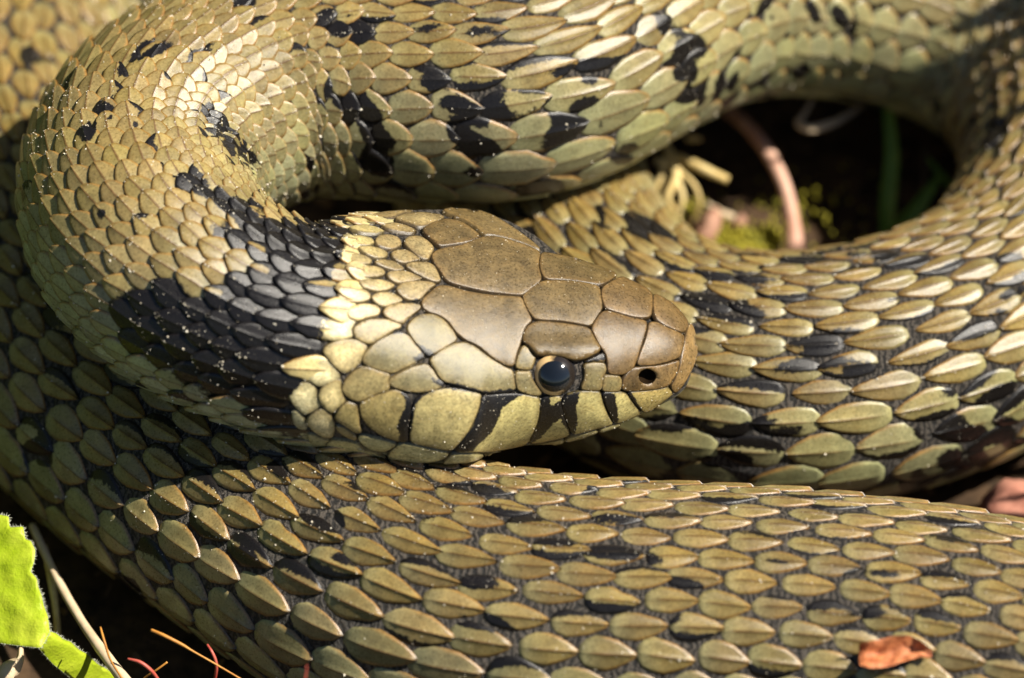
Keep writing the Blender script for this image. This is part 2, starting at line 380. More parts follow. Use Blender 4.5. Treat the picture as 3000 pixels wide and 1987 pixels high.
# ------------------------------------------------------------------ head plates (traced outlines, laid on the head's surface)
def Z(l): return [(600 + .63345 * x, 560 + .63345 * y) for x, y in l]
BROWN = (.112, .076, .029); OLIVE = (.145, .120, .050); TEMP = (.160, .136, .062); LAB = (.46, .39, .155); CREAM = (.74, .65, .35)
SNOUT = (.116, .073, .028); ROST = (.21, .132, .05); PALE = (.50, .46, .22); NAPE = (.25, .19, .085)
PL = [
 ('head_plate', BROWN, [(1045,300),(1062,280),(1110,262),(1180,255),(1270,215),(1330,210),(1400,225),(1480,250),(1555,285),(1545,320),(1545,360),(1560,410),(1530,440),(1490,470),(1465,485),(1400,480),(1300,468),(1200,445),(1130,425),(1105,405),(1085,370),(1060,340)]),
 ('head_plate', BROWN, [(1080,437),(1130,440),(1200,462),(1300,480),(1400,487),(1465,490),(1480,530),(1500,570),(1515,600),(1485,625),(1470,660),(1462,700),(1445,745),(1430,810),(1400,812),(1330,775),(1260,715),(1200,690),(1160,655),(1120,600),(1080,575),(1040,565),(1003,540),(998,515),(1015,490),(1050,460)]),
 ('head_plate', BROWN, [(1465,485),(1505,450),(1560,415),(1640,415),(1720,418),(1825,440),(1832,490),(1840,545),(1815,580),(1785,628),(1720,615),(1640,602),(1570,600),(1525,595),(1500,565),(1480,530)]),
 ('head_plate', BROWN, [(1555,285),(1590,288),(1650,300),(1720,305),(1790,325),(1850,355),(1905,385),(1895,405),(1860,425),(1828,438),(1750,425),(1660,413),(1570,412),(1550,370),(1545,330)]),
 ('head_plate', BROWN, [(1470,660),(1490,625),(1530,603),(1600,605),(1680,615),(1780,632),(1800,680),(1825,720),(1825,745),(1790,765),(1740,785),(1700,788),(1640,770),(1590,762),(1530,765),(1510,740),(1490,715),(1465,700)]),
 ('head_plate', SNOUT, [(1832,450),(1870,425),(1925,395),(1980,420),(2040,450),(2070,480),(2070,530),(2065,580),(2035,590),(1980,585),(1910,565),(1850,545),(1833,500)]),
 ('head_plate', SNOUT, [(1790,625),(1815,580),(1845,552),(1900,565),(1960,585),(2040,600),(2045,625),(2030,680),(2010,740),(1990,800),(1975,830),(1930,850),(1890,850),(1860,840),(1860,790),(1850,750),(1825,720),(1805,680),(1787,645)]),
 ('head_plate', SNOUT, [(2073,475),(2110,490),(2160,520),(2200,560),(2230,600),(2235,625),(2215,660),(2170,645),(2120,620),(2085,595),(2072,560),(2070,510)]),
 ('head_plate', SNOUT, [(2050,608),(2085,605),(2130,630),(2180,650),(2215,668),(2215,700),(2205,740),(2195,770),(2140,790),(2080,805),(2010,808),(1995,800),(2010,750),(2030,700),(2045,650)]),
 ('snout_plate', ROST, [(2238,605),(2262,635),(2280,690),(2276,750),(2260,805),(2235,855),(2205,905),(2172,936),(2150,905),(2170,870),(2190,820),(2200,770),(2210,720),(2222,660)]),
 ('nostril_plate', SNOUT, [(1980,815),(2050,810),(2110,805),(2160,792),(2195,780),(2190,820),(2170,860),(2145,900),(2090,915),(2020,922),(1950,925),(1925,915),(1930,870),(1955,835)]),
 ('cheek_plate', OLIVE, [(1845,850),(1880,852),(1920,856),(1928,880),(1920,925),(1880,928),(1835,925),(1838,890)]),
 ('cheek_plate', OLIVE, [(1748,800),(1800,792),(1850,795),(1858,832),(1842,850),(1835,920),(1790,925),(1735,917),(1752,880),(1758,840)]),
 ('cheek_plate', BROWN, [(1745,792),(1790,772),(1830,750),(1848,752),(1852,790),(1800,788)]),
 ('cheek_plate', OLIVE, [(1470,712),(1490,722),(1510,745),(1530,768),(1520,800),(1510,825),(1475,828),(1440,820),(1435,800),(1450,750)]),
 ('cheek_plate', TEMP, [(1435,832),(1470,835),(1505,832),(1512,870),(1535,905),(1562,935),(1540,948),(1490,940),(1445,920),(1435,880)]),
 ('cheek_plate', TEMP, [(1035,780),(1090,735),(1150,705),(1200,697),(1250,720),(1320,775),(1390,815),(1425,830),(1432,880),(1438,920),(1400,930),(1300,935),(1230,920),(1170,900),(1110,885),(1085,865),(1060,820)]),
 ('cheek_plate', OLIVE, [(930,630),(960,590),(1000,570),(1060,570),(1110,600),(1150,650),(1170,690),(1120,720),(1070,750),(1035,770),(1005,745),(970,700),(945,665)]),
 ('cheek_plate', TEMP, [(730,760),(760,725),(800,690),(850,665),(900,645),(940,665),(970,705),(1000,740),(1020,770),(970,800),(920,820),(870,845),(820,835),(760,815),(728,795)]),
 ('cheek_plate', TEMP, [(850,870),(900,840),(950,815),(1020,797),(1050,820),(1080,870),(1110,890),(1095,910),(1050,925),(990,932),(920,925),(865,905),(848,890)]),
 ('cheek_plate', (.27,.215,.09), [(635,900),(650,870),(690,830),(740,808),(800,830),(860,848),(848,870),(855,900),(850,920),(800,935),(750,960),(715,975),(680,965),(650,945),(632,920)]),
 ('lip_plate', (.31,.24,.09), [(712,985),(745,960),(800,938),(870,918),(905,925),(955,960),(950,1040),(938,1100),(940,1160),(890,1155),(820,1130),(760,1090),(720,1040)]),
 ('lip_plate', (.33,.27,.11), [(968,965),(1000,945),(1060,920),(1130,908),(1190,915),(1260,935),(1280,940),(1270,990),(1250,1050),(1220,1110),(1180,1160),(1140,1200),(1080,1190),(1010,1175),(950,1160),(948,1100),(960,1030)]),
 ('lip_plate', LAB, [(1285,945),(1350,940),(1440,935),(1490,945),(1550,955),(1550,1000),(1540,1060),(1520,1110),(1490,1170),(1400,1190),(1300,1205),(1150,1207),(1190,1160),(1230,1100),(1260,1040),(1275,985)]),
 ('lip_plate', LAB, [(1555,955),(1600,948),(1645,948),(1648,985),(1660,1040),(1680,1090),(1690,1125),(1650,1140),(1580,1155),(1500,1168),(1530,1100),(1548,1040)]),
 ('lip_plate', LAB, [(1650,985),(1665,945),(1740,925),(1800,925),(1830,930),(1840,980),(1860,1030),(1880,1065),(1890,1075),(1840,1090),(1760,1110),(1700,1125),(1680,1080),(1660,1030)]),
 ('lip_plate', LAB, [(1835,930),(1890,930),(1945,932),(1970,970),(2000,1005),(2025,1025),(1970,1050),(1920,1070),(1890,1070),(1870,1020),(1850,980)]),
 ('lip_plate', (.44,.34,.12), [(1955,930),(2020,925),(2090,917),(2140,905),(2160,930),(2165,935),(2110,980),(2060,1015),(2030,1025),(1990,985)]),
 ('jaw_plate', PALE, [(720,1125),(800,1140),(890,1165),(880,1180),(830,1205),(770,1195),(730,1170),(705,1140)]),
 ('jaw_plate', PALE, [(900,1165),(950,1168),(1080,1197),(1130,1208),(1110,1235),(1060,1250),(960,1258),(870,1250),(840,1225),(870,1190)]),
 ('jaw_plate', PALE, [(1150,1212),(1250,1215),(1290,1213),(1285,1235),(1230,1250),(1090,1262),(1120,1235)]),
 ('jaw_plate', PALE, [(1300,1213),(1400,1197),(1485,1180),(1460,1210),(1400,1228),(1290,1245)]),
 ('jaw_plate', PALE, [(1490,1175),(1580,1160),(1660,1142),(1665,1160),(1600,1182),(1465,1215)]),
 ('jaw_plate', PALE, [(1670,1140),(1750,1120),(1815,1100),(1818,1116),(1750,1138),(1670,1162)]),
 ('jaw_plate', PALE, [(1822,1100),(1880,1083),(1930,1072),(1905,1092),(1824,1118)]),
 ('jaw_plate', (.33,.26,.11), [(600,1080),(640,1085),(700,1130),(705,1155),(660,1140),(615,1110)]),
 ('jaw_plate', PALE, [(560,1165),(590,1145),(650,1150),(710,1165),(730,1190),(800,1210),(850,1235),(800,1250),(720,1232),(620,1210),(565,1185)]),
 ('nape_scale', CREAM, [(508,632),(545,600),(610,584),(680,588),(705,600),(678,640),(690,675),(650,690),(590,697),(550,685),(525,660)]),
 ('nape_scale', (.28,.22,.1), [(675,640),(710,610),(760,590),(830,590),(900,610),(915,630),(870,650),(820,680),(770,712),(730,705),(690,680)]),
 ('nape_scale', (.52,.42,.19), [(540,740),(560,710),(620,685),(690,682),(740,705),(755,725),(730,760),(725,790),(690,825),(650,845),(620,835),(585,800),(560,770)]),
 ('nape_scale', CREAM, [(462,850),(470,810),(510,785),(560,780),(600,820),(632,855),(610,880),(560,900),(525,905),(490,885)]),
 ('nape_scale', (.6,.49,.22), [(520,940),(540,900),(590,870),(632,865),(630,910),(640,945),(655,970),(620,1000),(590,1030),(560,1010),(530,980)]),
 ('nape_scale', CREAM, [(385,930),(420,890),(470,875),(515,905),(520,950),(545,990),(500,1020),(460,1035),(420,1000),(390,960)]),
 ('nape_scale', (.6,.5,.25), [(465,1050),(510,1010),(550,995),(590,1040),(605,1090),(595,1140),(550,1140),(505,1110),(475,1080)]),
 ('nape_scale', (.33,.26,.1), [(595,1040),(625,990),(660,970),(705,990),(715,1040),(715,1080),(730,1115),(700,1120),(650,1085),(610,1060)]),
 ('nape_scale', (.58,.55,.32), [(400,1010),(425,1005),(460,1040),(480,1085),(470,1105),(430,1095),(405,1060)]),
 ('nape_scale', (.40,.38,.19), [(470,1110),(510,1118),(560,1145),(585,1148),(560,1165),(570,1190),(520,1185),(480,1150)]),
 ('nape_scale', NAPE, [(870,135),(920,110),(1000,100),(1090,110),(1115,125),(1080,145),(1000,175),(950,160),(900,145)]),
 ('nape_scale', BROWN, [(1000,180),(1060,145),(1120,130),(1180,140),(1230,170),(1280,210),(1240,235),(1170,250),(1085,265),(1050,235),(1010,200)]),
 ('cheek_plate', BROWN, [(1090,92),(1150,76),(1250,84),(1340,118),(1400,155),(1445,185),(1500,225),(1540,258),(1558,280),(1480,246),(1400,220),(1330,205),(1290,208),(1250,168),(1200,138),(1140,113)]),
 ('nape_scale', NAPE, [(800,165),(870,148),(930,160),(985,185),(960,200),(900,195),(850,185)]),
 ('nape_scale', NAPE, [(780,235),(800,210),(850,203),(895,215),(912,240),(905,262),(860,275),(820,268),(790,255)]),
 ('nape_scale', NAPE, [(915,240),(935,215),(990,208),(1030,230),(1065,265),(1045,300),(1030,325),(990,315),(955,285),(925,260)]),
 ('nape_scale', NAPE, [(850,295),(880,277),(930,272),(970,295),(1005,320),(960,330),(920,342),(880,330)]),
 ('nape_scale', NAPE, [(920,345),(960,330),(1030,330),(1060,345),(1080,380),(1095,420),(1060,425),(1010,405),(960,380),(930,360)]),
 ('nape_scale', NAPE, [(775,330),(820,318),(870,325),(915,350),(925,368),(880,375),(830,362),(790,345)]),
 ('nape_scale', NAPE, [(832,385),(860,372),(930,370),(990,395),(1010,410),(950,425),(890,435),(850,415)]),
 ('nape_scale', (.33,.26,.12), [(690,370),(720,350),(790,348),(830,365),(835,390),(800,400),(740,408),(700,390)]),
 ('nape_scale', (.33,.26,.12), [(705,425),(740,410),(820,410),(860,425),(885,440),(840,465),(790,470),(730,455)]),
 ('nape_scale', NAPE, [(875,455),(910,425),(980,415),(1040,420),(1075,432),(1040,455),(1010,490),(990,510),(940,512),(900,490)]),
 ('nape_scale', (.33,.26,.12), [(760,490),(800,470),(860,468),(900,490),(920,510),(870,530),(820,543),(780,520)]),
 ('nape_scale', (.5,.4,.19), [(600,490),(620,465),(680,445),(740,455),(770,480),(765,505),(720,520),(650,522),(615,510)]),
 ('nape_scale', (.45,.35,.16), [(640,560),(680,530),(740,518),(800,530),(815,555),(800,580),(750,590),(700,608),(660,590)]),
 ('nape_scale', NAPE, [(815,560),(840,530),(900,517),(960,518),(1000,525),(1000,545),(960,575),(930,600),(920,620),(870,610),(830,585)]),
 ('nape_scale', (.4,.32,.14), [(695,262),(760,257),(810,267),(850,287),(840,312),(790,317),(740,297)]),
 ('nape_scale', (.42,.35,.15), [(655,227),(700,207),(770,217),(788,240),(770,255),(710,258)]),
 ('nape_scale', (.42,.35,.15), [(650,175),(720,158),(790,166),(842,190),(790,203),(720,198)]),
 ('nape_scale', (.5,.42,.18), [(600,155),(660,130),(740,120),(800,130),(790,150),(720,155),(650,165)]),
 ('nape_scale', NAPE, [(760,118),(830,100),(930,90),(980,92),(920,106),(860,132),(810,132)]),
 ('nape_scale', (.35,.28,.13), [(655,305),(690,290),(740,300),(775,320),(770,340),(720,346),(670,335)]),
]
POLY = [np.array(Z(p[2])) for p in PL]
HEADREG = np.array(Z([(590,140),(760,100),(980,80),(2400,80),(2400,1300),(900,1300),(700,1240),(560,1195),(470,1120),(395,1060),(400,1000),(380,935),(458,850),(510,785),(535,740),(500,640),(560,590),(635,570),(595,490),(690,430),(685,380),(650,330),(690,262),(640,230),(635,190)]))
BLACKP = [np.array(Z(p)) for p in [
 [(1278,938),(1490,930),(1410,972),(1368,1000),(1345,1075),(1290,1140),(1235,1195),(1140,1212),(1185,1160),(1235,1090),(1265,1020)],
 [(1552,950),(1590,945),(1600,990),(1640,985),(1650,1040),(1605,1075),(1560,1125),(1495,1172),(1530,1100),(1548,1030)],
 [(1600,1000),(1648,960),(1690,1125),(1672,1090),(1640,1045)],
 [(1645,990),(1660,945),(1738,925),(1715,985),(1722,1060),(1706,1125),(1685,1100),(1660,1040)],
 [(1832,928),(1890,928),(1902,990),(1908,1055),(1890,1075),(1865,1020),(1842,975)],
 [(1950,928),(1976,934),(2002,985),(2030,1022),(2015,1025),(1985,985)],
 [(905,920),(970,935),(975,965),(955,1040),(945,1165),(890,1160),(905,1120),(885,1085),(915,1030),(930,975)],
 [(960,960),(1020,935),(1080,910),(1170,905),(1110,915),(1060,925),(1000,950),(975,985),(965,1050),(955,1110),(945,1110),(952,1040)],
 [(970,705),(1010,715),(1045,745),(1060,760),(1035,778),(1005,748)],
 [(1000,745),(1022,770),(980,800),(960,780)],
 [(1745,795),(1850,735),(1856,770),(1830,785),(1780,790)],
 [(880,640),(930,650),(945,668),(900,655),(860,680)],
 [(860,525),(1000,505),(1000,530),(940,520)],
 [(1040,860),(1100,880),(1180,895),(1300,925),(1440,912),(1440,935),(1300,940),(1200,925),(1100,905),(1060,890)],
]]
def inpoly(P, poly):
    x, y = P[:, 0], P[:, 1]; r = np.zeros(len(P), bool)
    x0, y0 = poly[:, 0], poly[:, 1]; x1, y1 = np.roll(x0, -1), np.roll(y0, -1)
    for a, b, c, d in zip(x0, y0, x1, y1):
        if b == d: continue
        r ^= ((b > y) != (d > y)) & (x < (c - a) * (y - b) / (d - b) + a)
    return r
def pdist(P, poly):
    a = poly; b = np.roll(poly, -1, 0); ab = b - a
    best = np.full(len(P), 1e9)
    for p, d in zip(a, ab):
        t = np.clip(((P - p) @ d) / max(d @ d, 1e-9), 0, 1)
        best = np.minimum(best, np.linalg.norm(P - p - t[:, None] * d, axis=1))
    return best
def sdist(P, poly): return np.where(inpoly(P, poly), 1, -1) * pdist(P, poly)
def chaikin(p, n=2):
    for _ in range(n):
        q = np.roll(p, -1, 0); p = np.stack([p * .82 + q * .18, p * .18 + q * .82], 1).reshape(-1, 2)
    return p
def resample(p, step):
    q = np.concatenate([p, p[:1]]); d = np.concatenate([[0], np.cumsum(np.linalg.norm(np.diff(q, axis=0), axis=1))])
    n = max(8, int(d[-1] / step)); t = np.linspace(0, d[-1], n, endpoint=False)
    return np.stack([np.interp(t, d, q[:, k]) for k in (0, 1)], 1)
def inset(p, d):
    t = np.roll(p, -1, 0) - np.roll(p, 1, 0); t /= np.linalg.norm(t, axis=1)[:, None] + 1e-9
    n = np.stack([-t[:, 1], t[:, 0]], 1)
    ar = np.sum(p[:, 0] * np.roll(p[:, 1], -1) - np.roll(p[:, 0], -1) * p[:, 1])
    return p + n * d * (1 if ar > 0 else -1)

NOS = np.array([600 + .63345 * 2046, 560 + .63345 * 858]); NOSR = 26.
HEADC = cen[:int(17 / STEP)]
def build_plates(body):
    for (name, colr, _), poly in zip(PL, POLY):
        small = name == 'nape_scale'
        b = inset(resample(chaikin(poly, 2), 8), -3.2 if not small else -2.6)
        inner = np.concatenate([inset(b, 3.2), inset(b, 6.6)])
        lo, hi = b.min(0), b.max(0); stp = 11
        gx, gy = np.meshgrid(np.arange(lo[0], hi[0], stp), np.arange(lo[1], hi[1], stp))
        gx = gx + (np.arange(gx.shape[0])[:, None] % 2) * stp / 2
        g = np.stack([gx.ravel(), gy.ravel()], 1)
        g = g[sdist(g, b) > 8]
        inner = inner[sdist(inner, b) > 1.5]
        allp = np.concatenate([b, inner, g])
        nb = len(b)
        ed = [(i, (i + 1) % nb) for i in range(nb)]
        if name == 'nostril_plate':
            rn = np.linalg.norm((allp - NOS) / np.array([1, .85]), axis=1); keep = (np.arange(len(allp)) < nb) | (rn > NOSR * 1.12); allp = allp[keep]
            an = np.linspace(0, 2 * math.pi, 22, endpoint=False); n0_ = len(allp)
            allp = np.concatenate([allp, NOS + NOSR * np.stack([np.cos(an), .85 * np.sin(an)], 1)])
            ed += [(n0_ + i, n0_ + (i + 1) % 22) for i in range(22)]
        r = delaunay_2d_cdt([Vector(p) for p in allp], ed, [], 1, 1e-4)
        P2 = np.array([tuple(v) for v in r[0]]); F = [tuple(f) for f in r[2]]
        d = pdist(P2, b); d = np.where(d < .05, 0, d)
        if name == 'nostril_plate':
            rn = np.linalg.norm((P2 - NOS) / np.array([1, .85]), axis=1)
            F = [f for f in F if max(rn[list(f)]) > NOSR * 1.02]
        rr = 7 if not small else 6
        u = np.clip(d / rr, 0, 1)
        h = (.04 if not small else .035) * np.sqrt(1 - (1 - u) ** 2) + (.03 if not small else .02) * (1 - np.exp(-d / 30))
        if small or colr in (CREAM,):      # free edge towards the tail
            h = h + .05 * (1 - (P2[:, 0] - lo[0]) / (hi[0] - lo[0])) * u
        h = np.where(d < .1, -.06, h)
        if name == 'nostril_plate':
            h = h + .05 * np.exp(-((rn - NOSR * 1.15) / 8) ** 2) - np.where(rn < NOSR * 1.05, .09, 0)
        if len(poly) == 18 and abs(poly[0, 0] - 1531.2) < 1:      # brow above the near eye
            h = h + .16 * smooth(P2[:, 1], 970, 1040) * u
        hits = [head_hit(*p) for p in P2]
        Vv = np.array([p + n * k for (p, n), k in zip(hits, h)])
        c = np.tile(np.array(colr), (len(P2), 1)) * rng.uniform(.92, 1.08)
        rim = np.exp(-(d / 9.0) ** 2)[:, None]
        c = c * (1 - rim * .5) + np.array([.17, .09, .022]) * rim * .5
        dk = np.exp(-(d / 4.1) ** 4)[:, None]; c = c * (1 - dk * .9)
        if name == 'nostril_plate':
            k = smooth(P2[:, 0], 1830, 1960)[:, None]; c = c * (.8 + .75 * k)
        if name in ('head_plate',):        # warmer, lighter towards the outer rim
            c = c * (1 + .10 * np.exp(-((d - 14) / 9) ** 2))[:, None]
        if name == 'cheek_plate' and small is False:
            k = np.exp(-d / 26)[:, None]; c = c * (1 - .25 * k) + np.array([.27, .19, .07]) * k * .25
        if name == 'nape_scale' and colr[0] > .45:
            k = (smooth(d, 2, 30) * 1.0)[:, None]; c = c * (.6 + .4 * k) * np.array([1, .97, .9]) + np.array([.05, .05, .05]) * k
        bk = np.full(len(P2), -60.)
        if name in ('lip_plate', 'cheek_plate', 'nape_scale'):
            for q in BLACKP: bk = np.maximum(bk, sdist(P2, q) * 1.6)
        if name == 'nape_scale': bk = np.maximum(bk, np.minimum(sdist(P2, COLLAR), 30))
        bk = bk + 1
        o = mesh_obj(name, Vv, F, M_PLATE, body, c, bk)
        PLATES.append((Vv, F))
        # the same plate on the hidden side of the head
        if name in ('lip_plate', 'cheek_plate', 'jaw_plate', 'nostril_plate') or (name == 'nape_scale' and P2[:, 1].mean() > 900):
            vcen = None; W = Vv.copy(); kk = np.array([np.argmin(((HEADC - v) ** 2).sum(1)) for v in W])
            sidev = FR[kk, 9:12]; W = W - 2 * sidev * (np.sum((W - FR[kk, 0:3]) * sidev, 1))[:, None]
            seen = 0
            for w_ in W[::3]:
                dv = Vector(w_ - CAM); hh = BVHH.ray_cast(CAMV, dv.normalized())
                seen += hh[0] is None or hh[3] > dv.length - .35
            if seen < .12 * len(W) / 3: mesh_obj(name, W, [f[::-1] for f in F], M_PLATE, body, c, bk)
PLATES = []
VW = 3000 / 2367.
def V_(l): return np.array(l, float) * VW
COLLAR = V_([(500,530),(600,520),(790,498),(806,530),(800,565),(775,600),(762,640),(790,660),(778,690),(765,715),(742,750),(745,775),(722,815),(700,850),(690,890),(665,915),(672,965),(690,1010),(640,990),(560,950),(480,915),(390,860),(300,800),(270,740),(255,690),(310,655),(400,650),(480,660),(560,640),(600,600),(520,570)])

# ------------------------------------------------------------------ body scales
# segment by control point index: neck / upper / right bend+middle / back+bottom
def seg_of(ci):
    return np.where(ci < 20.5, 0, np.where(ci < 33.5, 1, np.where(ci < 45, 2, 3)))
BLOBS = {0: [(430,405,34,18,.5),(470,430,36,20,.5),(520,462,36,20,.6),(575,492,26,16,.6),(500,285,34,20,.8),(545,335,34,24,.8),(575,365,24,18,.8),
             (203,292,12,16,0),(257,268,12,16,0),(312,290,12,15,0),(185,470,12,14,0),(235,492,13,14,0),(290,472,14,12,0),(330,486,12,14,0),(350,120,30,10,2.6),(440,135,22,10,2.6)],
 1: [(600,215,42,26,.4),(650,262,36,34,.7),(672,315,32,40,.9),(690,375,34,30,.6),(640,210,30,14,0),(800,235,42,22,.4),(842,275,46,28,.5),(868,315,46,26,.6),(868,372,38,26,.5),
     (1060,240,48,24,.2),(1095,262,44,30,.5),(1062,305,34,26,.9),(1105,345,46,30,.6),(1030,195,44,13,.1),(1025,148,52,9,-.1),(1115,62,44,12,-.2),(820,75,34,12,-.2),(800,35,50,11,-.1),(1100,8,40,10,0),
     (1310,165,56,18,-.2),(1360,180,44,30,-.2),(1352,245,50,30,-.3),(1385,285,52,28,-.4),(1335,310,38,24,-.3),(1565,60,30,34,.2),(1600,105,44,40,-.3),(1580,165,38,40,-.3),(1590,215,20,20,0),
     (1695,190,14,34,.4),(1782,40,22,34,0),(1800,70,20,18,0),(1870,25,14,26,-.6),(1945,40,12,24,-.6),(1850,165,24,28,0),(1100,400,26,12,.1),(1245,430,30,12,-.1),(1450,350,24,20,-.5),(690,425,26,14,0),
     (1000,60,40,9,-.2),(530,55,40,9,-.4),(560,20,30,8,-.4)],
 2: [(2075,110,24,34,.4),(2185,90,30,30,.7),(2250,50,34,30,.7),(2140,175,22,32,.6),(1985,180,26,40,0),(2080,215,20,30,0),(2230,200,24,40,.5),(2290,300,30,26,1.0),(2200,330,18,30,.4),(2320,120,22,40,.5),(2160,40,20,20,.5),
     (1790,600,44,10,0),(2085,608,40,9,-.1),(1960,590,30,7,0),(1700,640,40,9,0),(2260,640,40,10,-.5),(2330,680,34,12,-.5),(2300,730,44,12,-.6),(1925,772,54,9,-.05),(1910,838,62,11,-.15),(1920,800,20,9,0),(1985,850,28,12,-.2),
     (2230,880,54,18,-.5),(2310,925,60,22,-.5),(2180,985,64,30,-.2),(2250,1010,60,34,-.3),(2210,1070,66,44,-.3),(2130,1110,40,34,0),(1655,1072,80,26,0),(1700,1000,56,13,-.2),(1560,985,50,14,0),(1830,1000,40,10,-.2),(1480,525,56,18,.3),
     (1380,505,20,30,-.6),(1225,555,30,26,.5),(1640,690,40,9,.1),(1700,720,36,8,.1),(2080,690,36,9,-.2),(1580,760,30,9,0),(2330,1000,30,26,0)],
 3: [(830,1128,52,13,.2),(740,1195,28,18,.4),(778,1292,40,17,.4),(1080,1335,54,18,.3),(1095,1440,70,20,.25),(1450,1425,70,15,.15),(1430,1192,44,9,.1),(1465,1290,44,10,.15),(1860,1240,60,9,.1),(1800,1300,36,8,.1),
     (2150,1410,46,15,.2),(1790,1375,40,11,.15),(1570,1345,34,9,.1),(1060,1128,40,8,.05),(1180,1190,36,9,.1),(960,1180,30,9,.3),(1290,1250,34,10,.2),(2000,1180,40,7,.05),(2220,1240,40,8,.1),(2060,1330,40,9,.1),(1980,1420,36,9,.1),
     (570,1290,26,20,.5),(640,1080,40,20,.4),(100,1060,30,30,.6),(140,700,30,40,.6),(60,130,40,30,.4),(300,1360,30,24,.5),(1560,1195,30,7,.05)]}
def blob_field(P2, seg):
    best = np.full(len(P2), -70.)
    for x, y, rx, ry, a in BLOBS[seg]:
        d = P2 - np.array([x, y]) * VW; c, s = math.cos(a), math.sin(a)
        u = (d[:, 0] * c + d[:, 1] * s) / (rx * VW); v = (-d[:, 0] * s + d[:, 1] * c) / (ry * VW)
        best = np.maximum(best, (1 - np.sqrt(u * u + v * v)) * min(rx, ry) * VW * 1.5)
    return best

DTH = math.radians(10.7)
TH9 = math.radians(118)
def theta_row(j, g=.45, m=9):
    a = abs(j); return math.copysign(TH9 * (a + g * a * (a / m) ** 3) / (m + m * g), j) if j else 0.
def growth(s): return .10 + .38 * smooth(s, 20, 32)
S_ROW = s_of_cp(21.2)
# pitch (working units), length factor, width factor by control index
PIT = np.interp(np.arange(len(CP)), [0, 14, 17, 20, 23, 27, 34, 38, 42, 46, 52, 58, 62, 66], [.68, .66, .54, .72, 1.12, 1.28, 1.3, 1.62, 1.35, 1.5, 1.4, 1.5, 1.52, 1.55])
LF = np.interp(np.arange(len(CP)), [0, 14, 17, 20, 23, 27, 34, 38, 42, 46, 52, 58, 62, 66], [1.46, 1.46, 1.55, 1.45, 1.2, 1.18, 1.18, 1.04, 1.15, 1.2, 1.12, 1.06, 1.04, 1.04])
WF = np.interp(np.arange(len(CP)), [0, 14, 17, 20, 23, 27, 34, 38, 42, 46, 52, 58, 62, 66], [1.36, 1.36, 1.5, 1.42, 1.2, 1.22, 1.25, 1.14, 1.25, 1.25, 1.2, 1.14, 1.12, 1.12])
pit_s = np.interp(FR[:, 16], np.arange(len(CP)), PIT)
PHI = np.concatenate([[0], np.cumsum(STEP / pit_s)])[:-1]
A_S = np.array([-1, -.95, -.76, -.42, -.05, .30, .62, .86, .975, 1.0])
B_S = np.array([-1, -.955, -.72, -.36, -.10, -.04, 0, .04, .10, .36, .72, .955, 1])
def outline(a, lat, ov):
    # rounded base (front), pointed tip (rear); lateral and overlapping scales are blunter
    t = (a + 1) / 2; tm = .38 + .12 * ov
    p1 = np.clip(t / tm, 0, 1); p2 = np.clip((1 - t) / (1 - tm), 0, 1)
    f = np.where(t < tm, np.clip(1 - (1 - p1) ** 2.5, 0, 1) ** .5, np.clip(1 - (1 - p2) ** (1.6 + .8 * lat + .12 * ov), 0, 1) ** .92)
    return np.maximum(f, .02)
GA, GB = np.meshgrid(A_S, B_S, indexing='ij')
NA, NB = GA.shape
SCF = [(i * NB + j, i * NB + j + 1, (i + 1) * NB + j + 1, (i + 1) * NB + j) for i in range(NA - 1) for j in range(NB - 1)]
